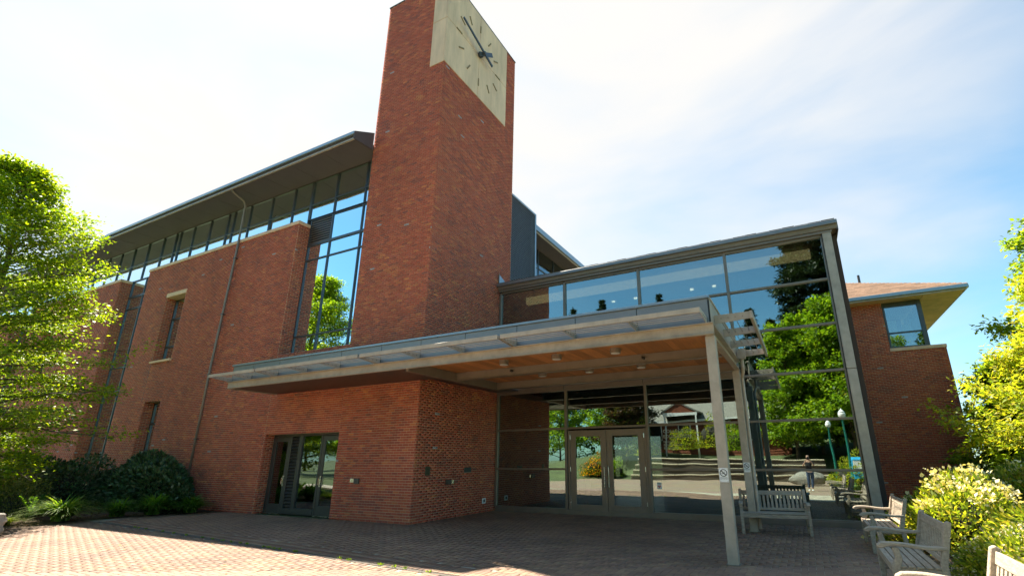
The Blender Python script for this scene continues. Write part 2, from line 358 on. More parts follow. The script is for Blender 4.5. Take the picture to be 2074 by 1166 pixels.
def inpoly(x, y, P):
    c = False; n = len(P)
    for i in range(n):
        x1, y1 = P[i]; x2, y2 = P[(i + 1) % n]
        if (y1 > y) != (y2 > y) and x < (x2 - x1) * (y - y1) / (y2 - y1) + x1: c = not c
    return c
W_ = .091; PP = [(.265, .158, .102), (.245, .143, .094), (.28, .17, .107), (.225, .133, .092), (.245, .145, .102), (.295, .185, .114), (.235, .142, .10)]
def drain_y(x): return 5.62 - (x + 5.1) * .075
pav = []
for i in range(-88, 88):
    for k in range(-88, 2):
        for kind in (0, 1):
            cx_, cy_ = i + 2 * k, i - 2 * k
            if kind == 0: x0, y0, x1, y1 = cx_, cy_, cx_ + 2, cy_ + 1
            else: x0, y0, x1, y1 = cx_, cy_ + 1, cx_ + 1, cy_ + 3
            mx_, my_ = (x0 + x1) / 2 * W_, (y0 + y1) / 2 * W_
            if not (2.62 < my_ < 12.66 and -16.8 < mx_ < 1.4): continue
            if not inpoly(mx_, my_, plz): continue
            dy = my_ - drain_y(mx_)
            if -.075 < dy < .49: continue
            px, py, d = proj((mx_, my_, 0))
            if d < .5 or px < -60 or px > IW + 60 or py > IH + 90: continue
            pav.append((d, x0 * W_, x1 * W_, y0 * W_, y1 * W_))
# soldier course beside the drain slot
x = -16.0
while x < -1.5:
    for off in (.06, .272):
        y0 = drain_y(x + .045) + off; px, py, d = proj((x, y0, 0))
        if d > .5 and py < IH + 90 and inpoly(x, y0 + .1, plz): pav.append((d, x, x + .09, y0, y0 + .205))
    x += .0905
pav.sort(); V = []; Q = []; C = []; cache = {}; npart = 0
for n_, (d, x0, x1, y0, y1) in enumerate(pav):
    ci = int(rng.integers(len(PP))); zz = float(rng.random()) * .0025; e = .0032
    px, py, _ = proj(((x0 + x1) / 2, (y0 + y1) / 2, 0))
    if npart < 300 and 0 < px < IW and 0 < py < IH:
        L, D = round(x1 - x0, 3), round(y1 - y0, 3); key = (L, D, ci, int(zz * 800))
        if key not in cache:
            b = MB(); hx, hy = L / 2 - e, D / 2 - e; ch = .003
            b.v = [(-hx, -hy, -.05), (hx, -hy, -.05), (hx, hy, -.05), (-hx, hy, -.05), (-hx, -hy, -ch), (hx, -hy, -ch), (hx, hy, -ch), (-hx, hy, -ch), (-hx + ch, -hy + ch, 0), (hx - ch, -hy + ch, 0), (hx - ch, hy - ch, 0), (-hx + ch, hy - ch, 0)]
            b.f = [(0, 1, 5, 4), (1, 2, 6, 5), (2, 3, 7, 6), (3, 0, 4, 7), (4, 5, 9, 8), (5, 6, 10, 9), (6, 7, 11, 10), (7, 4, 8, 11), (8, 9, 10, 11)]
            me = bpy.data.meshes.new('paver'); me.from_pydata(b.v, [], b.f); a = me.attributes.new('col', 'FLOAT_COLOR', 'FACE'); a.data.foreach_set('color', [q for _ in b.f for q in (*PP[ci], 1.0)]); me.materials.append(M['paver']); cache[key] = me
        o = bpy.data.objects.new('paver', cache[key]); COL.objects.link(o); o.parent = plaza; o.location = ((x0 + x1) / 2, (y0 + y1) / 2, zz); npart += 1
        continue
    i = len(V); a0, a1, b0, b1 = x0 + e, x1 - e, y0 + e, y1 - e
    V += [(a0, b0, zz), (a1, b0, zz), (a1, b1, zz), (a0, b1, zz), (a0, b0, -.02), (a1, b0, -.02), (a1, b1, -.02), (a0, b1, -.02)]
    Q += [tuple(i + t for t in q) for q in ((0, 1, 2, 3), (0, 4, 5, 1), (1, 5, 6, 2), (2, 6, 7, 3), (3, 7, 4, 0))]; C += [np.array(PP[ci]) * (.94 + .12 * rng.random())] * 5
o = fastmesh('paver_field', V, Q, C, parent=plaza, m='paver'); o['kind'] = 'stuff'
b = MB(); xa, xb = -16.1, -1.5
b.prism([(xa, drain_y(xa) - .045, -.012), (xb, drain_y(xb) - .045, -.012), (xb, drain_y(xb) + .045, -.012), (xa, drain_y(xa) + .045, -.012)], (0, 0, .010)); t = thing('slot_drain', 'narrow dark slot drain crossing the sunlit brick paving', 'drain', (-8, 5.8, 0))
part('channel', b, mat('drain_grit', (.13, .11, .09), .9, var=.5, vscale=30, bump=1, bscale=80), t)
for s_ in (-1, 1):
    b = MB(); b.prism([(xa, drain_y(xa) + s_ * .052 - .004, -.01), (xb, drain_y(xb) + s_ * .052 - .004, -.01), (xb, drain_y(xb) + s_ * .052 + .004, -.01), (xa, drain_y(xa) + s_ * .052 + .004, -.01)], (0, 0, .012)); part('rim', b, 'metal_dk', t)
# planting beds
bedL = [(-15.36, 9.19), (-15.91, 8.9), (-16.46, 7.6), (-16.71, 6.4), (-16.01, 5.1), (-14.62, 4.4), (-14.62, 1.0), (-34, 1), (-34, 9.19)]
def bed(name, poly, z=.02, h=.12):
    me_b = bmesh.new(); vs_ = [me_b.verts.new((x, y, z)) for x, y in poly]; f = me_b.faces.new(vs_); bmesh.ops.triangulate(me_b, faces=[f])
    bmesh.ops.subdivide_edges(me_b, edges=me_b.edges[:], cuts=5, use_grid_fill=True)
    for v in me_b.verts:
        x, y = v.co.x, v.co.y; dmin = min(((x - (a[0] + (b_[0] - a[0]) * tt)) ** 2 + (y - (a[1] + (b_[1] - a[1]) * tt)) ** 2) ** .5 for a, b_ in zip(poly, poly[1:] + poly[:1]) for tt in np.linspace(0, 1, 12))
        v.co.z = z - .03 + min(1, dmin / .8) * h + .03 * math.sin(x * 3.1) * math.cos(y * 2.7)
    me = bpy.data.meshes.new(name); me_b.to_mesh(me); me_b.free(); o = link(name, me, 'mulch'); tag(o, kind='structure'); return o
bed('planting_bed_ground', bedL)
bedR = [(1.43, 3.0), (1.43, 12.8), (1.43, 20.9), (14, 20.9), (14, 3.0)]
bed('right_planting_ground', bedR, .0, .10)
# bark chips on the left bed
V = []; Q = []; C = []
for k in range(5200):
    x, y = rng.uniform(-22, -14.6), rng.uniform(2.5, 9.1)
    if not inpoly(x, y, bedL): continue
    s_ = rng.uniform(.012, .035); a = rng.uniform(0, math.pi); tl = rng.normal(0, .35); dx, dy = math.cos(a) * s_, math.sin(a) * s_
    z = .10; dm = min(abs(x + 16.3), 1) * .06; z = .03 + dm; i = len(V)
    V += [(x - dx, y - dy, z + tl * s_), (x + dy * .4, y - dx * .4, z + .012), (x + dx, y + dy, z - tl * s_ + .01), (x - dy * .4, y + dx * .4, z)]
    Q.append((i, i + 1, i + 2, i + 3)); c_ = rng.uniform(.6, 1.8); C.append((.13 * c_, .075 * c_, .04 * c_))
o = fastmesh('bark_chips', V, Q, C, m=mat('bark_chip', attr='col', rough=.95)); tag(o, 'loose brown bark chips on the planting bed', 'bark chips', kind='stuff')

# ------------------------------------------------------------------ clock tower
tw = thing('clock_tower', 'tall red brick clock tower with pale stone clock corner', 'tower', (-9.7, 11.2, 0))
ms = Masonry()
ZK = 13.25
ms.face('y', YA, -1, XT, XC, 0, ZT, holes=[(-8.94, -8.0, ZK, 99)])
ms.face('x', XC, 1, YA, 13.3, 0, ZT, holes=[(9.0, 12.68, ZK, 99)], flip=True)
wallbox(tw, 'wall', XT, XC - .004, YA + .004, 13.3, 0, ZT)
def tvis(p): return p[2] < 3.2 and (p[1] > YA + .01 or p[0] > XT) and p[1] < 12.6
ms.build(tw, 300, tvis)
b = MB(); b.box(XT - .02, XC + .02, YA - .02, 13.32, ZT, ZT + .05); part('coping', b, 'metal_dk', tw, bevel=.008)
# stone clock panels, proud of the brick
g_ = .016; zm = 15.0; ym = 10.92; o_ = .018
for (y0, y1, z0, z1) in ((YA, ym, ZK, zm), (ym, 12.68, ZK, zm), (YA, ym, zm, ZT), (ym, 12.68, zm, ZT)):
    b = MB(); ys = y0 - (o_ if y0 == YA else -g_ / 2); b.box(XC - .03, XC + o_, ys, y1 - g_ / 2, z0 + g_ / 2, z1 - g_ / 2); part('stone_panel', b, 'concrete', tw, bevel=.004)
for z0, z1 in ((ZK, zm), (zm, ZT)):
    b = MB(); b.box(-8.94, XC - .034, YA - o_, YA + .02, z0 + g_ / 2, z1 - g_ / 2); part('stone_panel', b, 'concrete', tw, bevel=.004)
ck = MB(); ck.tube([(XC + o_, ym, zm), (XC + .12, ym, zm)], .10, 16); clk = part('clock', ck, 'hand', tw, smooth=False)
for h in range(12):
    a = math.radians(30 * h); d = (0, math.sin(a), math.cos(a)); n_ = (0, math.cos(a), -math.sin(a)); b = MB()
    p0 = Vector((XC + o_, ym + d[1] * 1.0 - n_[1] * .022, zm + d[2] * 1.0 - n_[2] * .022)); b.obox(p0, (.02, 0, 0), Vector(d) * .29, Vector(n_) * .044); part('hour_mark', b, 'bronze', clk)
def hand(name, ang, l1, l0, w0, w1, xo):
    a = math.radians(ang); d = Vector((0, math.sin(a), math.cos(a))); n_ = Vector((0, math.cos(a), -math.sin(a))); c_ = Vector((XC + xo, ym, zm)); b = MB()
    b.prism([c_ - d * l0 - n_ * w0, c_ - d * l0 + n_ * w0, c_ + d * l1 + n_ * w1, c_ + d * l1 - n_ * w1], (.045, 0, 0)); part(name, b, 'hand', clk, bevel=.004)
hand('hour_hand', 52, .72, .22, .065, .075, .13); hand('minute_hand', 288, 1.28, .52, .045, .035, .21)
b = MB(); b.tube([(XC + .10, ym, zm), (XC + .28, ym, zm)], .055, 12); part('pivot', b, 'hand', clk)

# ------------------------------------------------------------------ classroom wing (left)
wg = thing('classroom_wing', 'long red brick classroom wing with ribbon windows under deep eaves', 'building', (-24, 14, 0))
YW = 9.64
DOOR = (-14.14, XT, -1, 2.16); W1H = (-21.75, -20.42, 5.05, 7.60); W2H = (-21.55, -20.46, .95, 3.52)
ZC = 9.05
ms = Masonry()
ms.face('y', YA, -1, -23.68, -14.2, 0, ZC, holes=[W1H, W2H, DOOR])
ms.face('y', YA, -1, -14.2, XT, 0, 4.55, holes=[DOOR])
ms.face('y', YA, -1, -35, -26.1, 0, ZC, holes=[(-33, -31.7, 5.05, 7.6)])
ms.face('y', YA, -1, -47, -37.6, 0, ZC)
ms.face('x', -14.2, 1, YA, YW, 4.55, ZC)
ms.face('x', -26.1, 1, YA, YW, 0, ZC)
ms.face('x', -37.6, 1, YA, YW, 0, ZC)
ms.face('x', W1H[0], 1, YA, YW, 5.05, 7.6); ms.face('x', W2H[0], 1, YA, YW, .95, 3.52); ms.face('x', -33, 1, YA, YW, 5.05, 7.6)
ms.face('x', DOOR[0], 1, YA, 9.5, 0, 2.16)
wallbox(wg, 'wall', -23.68, -14.2, YA + .004, YW - .02, 0, ZC, [W1H, W2H, (-14.14, -14.2, 0, 0), (-14.14, XT, 0, 2.16)])
wallbox(wg, 'wall', -14.2, XT - .003, YA + .004, YW - .02, 0, 4.55, [(-14.14, XT, -1, 2.16)])
wallbox(wg, 'wall', -35, -26.1, YA + .004, YW - .02, 0, ZC, [(-33, -31.7, 5.05, 7.6)])
wallbox(wg, 'wall', -47, -37.6, YA + .004, YW - .02, 0, ZC)
def wvis(p): return -16.6 < p[0] < XT and p[2] < 3.1 and p[1] < YA + .01
ms.build(wg, 300, wvis)
for a, c in ((-23.70, -14.16), (-35.02, -26.06), (-47, -37.56)):
    n = max(1, int((c - a) / 1.9)); st = (c - a) / n
    for k in range(n): b = MB(); b.box(a + k * st + .004, a + (k + 1) * st - .004, YA - .035, YW - .05, ZC, ZC + .12); part('coping_stone', b, 'concrete', wg, bevel=.006)
# drop floors / dark room behind the glass
def room(x0, x1, y0, y1, z0, z1, nm='interior'):
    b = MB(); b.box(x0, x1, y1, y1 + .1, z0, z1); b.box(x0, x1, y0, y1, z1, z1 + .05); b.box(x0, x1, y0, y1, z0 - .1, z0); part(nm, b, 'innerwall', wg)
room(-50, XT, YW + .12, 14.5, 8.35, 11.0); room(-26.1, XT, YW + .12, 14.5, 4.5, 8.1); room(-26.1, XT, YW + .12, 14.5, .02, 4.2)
# windows: curtain window builder, panes set in frames
def curtain(root, xs, zs, y, fm='frame', gm='glass_w', skip=(), fw=.045, fd=.09, name='window', heavy=()):
    b = MB(); z0, z1 = zs[0], zs[-1]
    for x in xs: b.box(x - fw / 2, x + fw / 2, y - fd / 2, y + fd / 2, z0, z1)
    for z in zs:
        hw = fw * (1.9 if z in heavy else 1) / 2
        for a, c in zip(xs[:-1], xs[1:]): b.box(a + fw / 2, c - fw / 2, y - fd / 2 + .004, y + fd / 2 - .004, max(z0, z - hw), min(z1, z + hw))
    fr = part(name, b, fm, root)
    for i, (a, c) in enumerate(zip(xs[:-1], xs[1:])):
        for j, (p, q) in enumerate(zip(zs[:-1], zs[1:])):
            if (i, j) in skip: continue
            t_ = .0015; e1, e2 = rng.normal(0, t_), rng.normal(0, t_)
            b = MB(); x0, x1, p0, q0 = a + fw / 2, c - fw / 2, p + fw / 2, q - fw / 2
            b.prism([(x0, y - .006 + e1, p0), (x1, y - .006 - e1, p0), (x1, y - .006 - e1 + e2, q0), (x0, y - .006 + e1 + e2, q0)], (0, .01, 0)); part('pane', b, gm, fr)
    return fr
ZS = 10.93
cx1 = [-15.35, -16.65, -17.97, -19.01, -19.4, -20.62, -21.83, -22.86, -23.2, -24.2, -25.46, -26.71, -27.92, -29.11, -30.31, -31.5, -31.85, -33.05, -34.25, -35.45, -36.6, -36.95, -38.1, -39.3, -40.5, -41.7, -42.05, -43.2, -44.4, -45.6, -46.8]
curtain(wg, cx1[::-1] + [-14.39], [ZC + .13, 9.98, ZS], YW)
curtain(wg, [-14.175, -13.12, -11.70, XT - .03], [4.58, 5.2, 7.84, 8.40, 9.355], YW, skip=((0, 3),), heavy=(8.40,))
curtain(wg, [-14.345, -13.12, -11.70, XT - .03], [9.405, 9.98, ZS], YW)
curtain(wg, [-26.08, -24.9, -23.7], [.6, 4.2, 5.2, 7.84, 8.40, 9.17], YW, heavy=(8.40,))
curtain(wg, [-37.58, -36.3, -35.02], [.6, 4.2, 5.2, 7.84, 8.40, 9.17], YW, heavy=(8.40,))
# louvre in the bay window
lv = MB(); lv.box(-14.15, -13.15, YW + .05, YW + .07, 8.45, 9.34); lv = part('louvre', lv, 'black', wg)
for k in range(10):
    b = MB(); z = 8.47 + k * .088; b.obox((-14.15, YW - .02, z), (1.0, 0, 0), (0, .03, .012), (0, 0, .024)); part('slat', b, 'metal', lv)
for (h, nm) in ((W1H, 'w1'), (W2H, 'w2'), ((-33, -31.7, 5.05, 7.6), 'w3')):
    zz = [h[2] + .02, h[2] + (h[3] - h[2]) * .24, h[2] + (h[3] - h[2]) * .68, h[3] - .02] if nm != 'w2' else [h[2] + .02, h[2] + (h[3] - h[2]) * .70, h[3] - .02]
    curtain(wg, [h[0] + .04, h[1] + .02], zz, YW - .1, fw=.07)
    if nm != 'w2':
        b = MB(); b.box(h[0] - .0, h[1] + .04, YA - .03, YA + .35, h[3] + .003, h[3] + .17); part('lintel', b, 'concrete', wg, bevel=.005)
    b = MB(); b.box(h[0] - .04, h[1] + .05, YA - .07, YW - .15, h[2] - .085, h[2] - .003); part('sill', b, 'concrete', wg, bevel=.005)
b = MB(); b.box(-21.79, -21.775, YA - .004, YA + .004, 3.55, 4.95); part('movement_joint', b, 'metal_dk', wg)
# blinds and ceiling bands seen through the clerestory
for (a, c, d) in ((-28.9, -24.3, .75), (-34, -31.9, .7), (-12.9, -11.75, .35)):
    b = MB(); b.box(a, c, YW + .16, YW + .175, ZS - d, ZS - .02); part('blind', b, 'blind', wg)
# roof
rf = MB(); rf.v = [(-50, 8.5, 11.14), (-11.1, 8.5, 11.14), (-11.1, 13.4, 11.14), (-9.1, 15.2, 11.14), (-9.1, 44, 11.14), (-50, 44, 11.14), (-50, 17.5, 15.8), (-17, 17.5, 15.8), (-17, 44, 15.8), (-50, 44, 15.8)]
rf.f = [(0, 1, 2, 7, 6), (2, 3, 4, 8, 7), (6, 7, 8, 9)]; rf.c = [None] * 3
roof = part('roof', rf, mat('roof_metal', (.09, .085, .08), .6), wg)
b = MB(); b.box(-50, -11.1, 8.50, 8.53, 10.90, 11.06); part('fascia', b, 'soffit', roof)
b = MB(); b.box(-50, -11.08, 8.42, 8.497, 11.03, 11.14); part('gutter', b, 'gutter', roof, bevel=.01)
b = MB(); b.box(-50, -11.1, 8.44, 8.50, 10.86, 10.90); part('drip_edge', b, 'metal_lt', roof)
for k in range(26):
    x0 = -50 + k * 1.496; b = MB(); b.prism([(x0 + .004, 8.535, 10.875), (x0 + 1.492, 8.535, 10.875), (x0 + 1.492, YW + .05, 10.94), (x0 + .004, YW + .05, 10.94)], (0, 0, .03)); part('soffit_panel', b, 'soffit', roof)
b = MB(); b.prism([(-11.098, 8.44, 10.87), (-11.098, YA - .005, 10.93), (-11.098, YA - .005, 11.56), (-11.098, 8.44, 11.14)], (.03, 0, 0)); part('verge_board', b, 'soffit', roof, bevel=.004)
# eave of the rear range seen beyond the louvred screen
b = MB(); b.box(-9.18, -9.1, 15.2, 44, 10.92, 11.155); part('gutter', b, 'gutter', roof)
b = MB(); b.box(-9.23, -9.185, 15.2, 44, 10.86, 10.95); part('drip_edge', b, 'metal_lt', roof)
for k in range(14):
    y0 = 15.2 + k * 2; b = MB(); b.box(-10.2, -9.24, y0 + .005, y0 + 1.995, 10.88, 10.91); part('soffit_panel', b, 'soffit', roof)
b = MB()
for k in range(15): b.box(-10.04, -9.98, 15.2 + k * 1.55, 15.24 + k * 1.55, 7.0, 10.88)
b.box(-10.04, -9.98, 15.2, 38, 9.9, 9.95); fr = part('window', b, 'frame', wg)
for k in range(14):
    for z0, z1 in ((7.0, 9.9), (9.95, 10.87)): b = MB(); b.box(-10.02, -10.01, 15.24 + k * 1.55, 16.75 + k * 1.55, z0, z1); part('pane', b, 'glass_w', fr)
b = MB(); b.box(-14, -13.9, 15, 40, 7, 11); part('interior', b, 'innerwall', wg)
# drainpipe
b = MB(); b.tube([(-17.36, 8.50, 10.90), (-17.36, 8.56, 10.80), (-17.40, 9.0, 10.66), (-17.43, 9.10, 10.5), (-17.45, 9.12, 8.7), (-17.6, 9.12, 4.4), (-17.62, 9.12, .05)], .036, 10); dpp = part('drainpipe', b, 'metal', wg, smooth=True)
for z in (8.4, 6.3, 4.2, 2.1):
    b = MB(); b.box(-17.67 + max(0, z - 4.4) * .035, -17.53 + max(0, z - 4.4) * .035, 9.08, 9.18, z, z + .03); part('bracket', b, 'metal_dk', dpp)
# side doors in their recess
YD = 9.5
b = MB(); b.box(DOOR[0], XT, YD - .04, YD + .05, 2.10, 2.16); b.box(DOOR[0], DOOR[0] + .03, YD - .04, YD + .05, 0, 2.10)
b.box(-13.36, -13.30, YD - .04, YD + .05, .02, 2.10); b.box(-12.98, -12.84, YD - .045, YD + .05, .02, 2.10); b.box(-12.06, -11.99, YD - .04, YD + .05, .02, 2.10); b.box(-13.30, -12.06, YD - .05, YD + .05, 0, .17); b.box(DOOR[0], XT, YD - .05, YD + .05, 0, .02)
part('door_frame', b, 'metal_dk', wg, bevel=.004)
def leafdoor(root, x0, x1, y, z0, z1, st, br, tr, m='metal_dk', gm='glass_w'):
    b = MB(); b.box(x0, x0 + st, y - .025, y + .025, z0, z1); b.box(x1 - st, x1, y - .025, y + .025, z0, z1); b.box(x0 + st, x1 - st, y - .025, y + .025, z0, z0 + br); b.box(x0 + st, x1 - st, y - .025, y + .025, z1 - tr, z1)
    d = part('door', b, m, root, bevel=.003); b = MB(); b.box(x0 + st, x1 - st, y - .006, y + .006, z0 + br, z1 - tr); part('pane', b, gm, d); return d
for (x0, x1, hx, side) in ((-14.10, -13.37, -13.45, 1), (-11.98, XT - .01, -11.90, -1)):
    d = leafdoor(wg, x0, x1, YD - .01, .02, 2.09, .11, .24, .13)
    b = MB(); b.box(hx - .022, hx + .022, YD - .05, YD - .035, .74, 1.02); b.tube([(hx, YD - .05, .80), (hx, YD - .09, .80), (hx, YD - .09, .97), (hx, YD - .05, .97)], .010, 8); part('handle', b, 'steel', d)
    b = MB(); b.box(x0, x1, YD - .08, YD - .03, 0.003, .02); part('threshold', b, 'steel', wg)
b = MB(); b.box(-12.83, -12.07, YD - .006, YD + .006, .18, 2.09); part('sidelight', b, 'glass_w', wg)
lv = MB(); lv.box(-13.29, -12.99, YD + .03, YD + .04, .18, 2.09); lv = part('door_louvre', lv, 'black', wg)
for k in range(22):
    z = .20 + k * .086; b = MB(); b.obox((-13.29, YD - .035, z), (.30, 0, 0), (0, .05, .045), (0, -.006, .012)); part('slat', b, 'metal_dk', lv)

# louvred plant screen beyond the tower
ls = thing('louvred_screen', 'black and grey louvred plant screen rising beside the brick tower', 'louvre screen', (XC, 14.2, 7.0))
b = MB(); b.box(-8.60, -8.55, 13.32, 15.08, 7.0, 10.72); part('backing', b, 'black', ls)
b = MB(); b.box(-8.56, XC + .01, 15.04, 15.14, 7.0, 10.80); b.box(-8.56, XC + .01, 13.31, 15.04, 10.72, 10.80); part('frame', b, 'gutter', ls, bevel=.004)
for k in range(50):
    b = MB(); z = 7.03 + k * .0738; b.obox((-8.42, 13.32, z + .02), (0, 1.72, 0), (.03, 0, -.008), (0, 0, .017)); part('slat', b, 'fascia', ls)

# ------------------------------------------------------------------ entrance hall (glass)
eh = thing('entrance_hall', 'glass fronted entrance hall with grey frame and big mirror-like panes', 'building', (-3.6, 16, 0))
XS = [XC + .05, -6.0, -3.64, -1.25, 1.07]; ZR = [.12, 1.16, 2.26, 3.35, 4.45, 5.55, 6.67]
def hallcurtain():
    y = YB; b = MB()
    for x in XS: b.box(x - .035, x + .035, y - .07, y + .06, .12, 6.67)
    b.box(-8.32, 1.05, y - .075, y + .06, 0, .115)
    b.box(-5.94, -5.88, y - .06, y + .055, .0, 2.2); b.box(-3.74, -3.68, y - .06, y + .055, 0, 2.2)
    for z in ZR:
        for a, c in zip(XS[:-1], XS[1:]):
            if a == -6.0 and z in (.12, 1.16): continue
            b.box(a + .035, c - .035, y - .066, y + .055, z - .026, z + .026)
    return part('window_frame', b, 'metal', eh, bevel=.004)
fr = hallcurtain()
for i, (a, c) in enumerate(zip(XS[:-1], XS[1:])):
    for j, (p, q) in enumerate(zip(ZR[:-1], ZR[1:])):
        if i == 1 and j < 2: continue
        e1, e2 = rng.normal(0, .0012), rng.normal(0, .0012); b = MB()
        x0, x1, p0, q0 = a + .035, c - .035, p + .026, q - .026
        b.prism([(x0, YB - .006 + e1, p0), (x1, YB - .006 - e1, p0), (x1, YB - .006 - e1 + e2, q0), (x0, YB - .006 + e1 + e2, q0)], (0, .01, 0)); part('pane', b, 'glass', eh)
# header band where the canopy meets the glass
for a, c in zip(XS[:-1], XS[1:]):
    if a > -2: continue
    b = MB(); b.box(a + .04, c - .04, YB - .10, YB - .07, 3.36, 3.86); part('header_panel', b, 'metal', eh, bevel=.004)
for (x0, x1, hx) in ((-5.875, -4.805, -4.86), (-4.795, -3.745, -4.74)):
    d = leafdoor(eh, x0, x1, YB - .02, .01, 2.19, .165, .25, .17, 'metal', 'glass')
    b = MB(); b.tube([(hx, YB - .045, .72), (hx, YB - .11, .72), (hx, YB - .11, 1.22), (hx, YB - .045, 1.22)], .012, 8); part('handle', b, 'steel', d)
    hxx = x0 if hx > -4.8 + .0 and False else (x0 if x0 < -5 else x1)
    for z in (.25, 1.1, 1.95): b = MB(); b.tube([(hxx, YB - .055, z), (hxx, YB - .055, z + .12)], .012, 6); part('hinge', b, 'steel', d)
b = MB(); b.box(1.08, 1.27, YB - .12, YB + .12, 0, 3.34); b.box(1.08, 1.27, YB - .12, YB + .12, 3.35, 6.73); part('corner_column', b, 'metal_lt', eh, bevel=.008)
b = MB(); b.box(1.062, 1.078, YB - .09, YB + .05, 0, 6.7); part('shadow_gap', b, 'black', eh)
b = MB(); b.box(XC + .01, 1.30, YB - .13, YB + .10, 6.70, 6.76); part('head_frame', b, 'metal', eh, bevel=.004)
b = MB(); b.prism([(XC + .005, YB - .16, 6.765), (XC + .005, YB - .20, 6.97), (XC + .005, YB + .2, 6.99), (XC + .005, YB + .2, 6.765)], (9.79, 0, 0)); part('roof_fascia', b, 'metal', eh, bevel=.006)
b = MB(); b.box(XC + .005, 1.43, YB - .24, YB - .165, 6.87, 6.975); part('gutter', b, 'fascia', eh, bevel=.01)
b = MB(); b.box(1.40, 1.44, YB - .16, 20, 6.72, 6.98); part('side_fascia', b, 'metal_dk', eh)
b = MB(); b.box(-8.3, 1.42, YB + .1, 20, 6.80, 6.995); part('roof', b, 'shingle_plain' if 0 else 'metal_dk', eh)
for k in range(33):
    b = MB(); b.box(-8.34 + k * .295, -8.34 + k * .295 + .288, YB - .20, YB + .25, 6.99, 7.003 + .006 * (k % 3)); part('shingle', b, mat('shingle_edge', (.10, .09, .08), .9) if k == 0 else bpy.data.materials['shingle_edge'], eh)
# inside the hall
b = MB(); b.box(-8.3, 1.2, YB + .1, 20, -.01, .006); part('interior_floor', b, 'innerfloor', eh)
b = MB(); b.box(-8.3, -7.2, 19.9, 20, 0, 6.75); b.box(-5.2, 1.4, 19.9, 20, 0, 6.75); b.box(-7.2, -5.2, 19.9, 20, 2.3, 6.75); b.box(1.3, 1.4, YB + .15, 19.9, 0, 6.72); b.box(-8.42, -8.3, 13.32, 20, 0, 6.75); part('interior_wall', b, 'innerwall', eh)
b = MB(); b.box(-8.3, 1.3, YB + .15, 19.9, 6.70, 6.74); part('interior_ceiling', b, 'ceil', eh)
glow_mat = bpy.data.materials.new('beam_glow'); glow_mat.use_nodes = True; e_ = glow_mat.node_tree.nodes['Principled BSDF']; e_.inputs['Base Color'].default_value = (.6, .48, .28, 1); e_.inputs['Emission Color'].default_value = (1, .72, .34, 1); e_.inputs['Emission Strength'].default_value = .30
b = MB(); b.box(-7.7, .80, 13.25, 13.4, 6.38, 6.62); part('glowing_beam', b, glow_mat, eh)  # cream ceiling beam; light on it added as a weak glow, no lamp there
b = MB(); b.box(-6.6, -6.3, 14.6, 14.9, 0, 6.7); b.box(-1.4, -1.1, 14.6, 14.9, 0, 6.7); part('interior_column', b, 'metal_dk', eh)
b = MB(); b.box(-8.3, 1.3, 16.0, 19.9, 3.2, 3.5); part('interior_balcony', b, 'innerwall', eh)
lm = bpy.data.materials.new('lit_downlight'); lm.use_nodes = True; e_ = lm.node_tree.nodes['Principled BSDF']; e_.inputs['Emission Color'].default_value = (1, .85, .6, 1); e_.inputs['Emission Strength'].default_value = 1.6
for (x, y) in ((-5.3, 15.2), (-4.5, 15.2), (-2.6, 15.2), (-1.9, 15.2)):
    b = MB(); b.tube([(x, y, 6.66), (x, y, 6.70)], .06, 14); part('downlight', b, lm, eh)
# lettering on the glass
def text(name, s, x, y, z, size, m, parent, align='LEFT', ext=.001, rz=0):
    c = bpy.data.curves.new(name, 'FONT'); c.body = s; c.size = size; c.extrude = ext; c.align_x = align; c.space_character = 1.12
    c.resolution_u = 3; tmp = bpy.data.objects.new(name, c); COL.objects.link(tmp); me = bpy.data.meshes.new_from_object(tmp); bpy.data.objects.remove(tmp); me.materials.clear(); me.materials.append(M[m]); me.name = name; o = bpy.data.objects.new(name, me); COL.objects.link(o); o.rotation_euler = (math.pi / 2, 0, rz); o.parent = parent; o.location = Vector((x, y, z)) - base_of(parent); return o
M['frost'] = mat('frosted_vinyl', (.42, .46, .38), .6)
lt = thing('glass_lettering', 'pale vinyl building name lettering on the glass right of the entrance doors', 'lettering', (-3.2, YB - .012, 1.65))
for s_, z, sz in (('COLLEGE OF', 2.06, .115), ('EDUCATION', 1.93, .115), ('HEDCO', 1.815, .075), ('EDUCATION', 1.735, .075), ('BUILDING', 1.655, .075)): text('letters', s_, -3.24, YB - .012, z, sz, 'frost', lt)
st_ = thing('defibrillator_sticker', 'small white sticker with a red heart on glass by the door', 'sticker', (-3.42, YB - .01, .72))
b = MB(); b.box(-3.485, -3.365, YB - .012, YB - .010, .69, .85); part('sheet', b, 'white', st_)
hp = [(math.sin(t) ** 3 * .038, (13 * math.cos(t) - 5 * math.cos(2 * t) - 2 * math.cos(3 * t) - math.cos(4 * t)) / 16 * .036) for t in np.linspace(0, 2 * math.pi, 24, endpoint=False)]
b = MB(); b.prism([(-3.425 + p[0], YB - .015, .752 + p[1]) for p in hp], (0, .002, 0)); part('heart', b, 'red', st_)
b = MB(); b.prism([(-3.425, YB - .017, .768), (-3.435, YB - .017, .750), (-3.426, YB - .017, .752), (-3.43, YB - .017, .735), (-3.413, YB - .017, .757), (-3.422, YB - .017, .756)], (0, .001, 0)); part('bolt', b, 'white', st_)
text('letters', 'AED', -3.425, YB - .014, .808, .04, 'black', st_, 'CENTER')

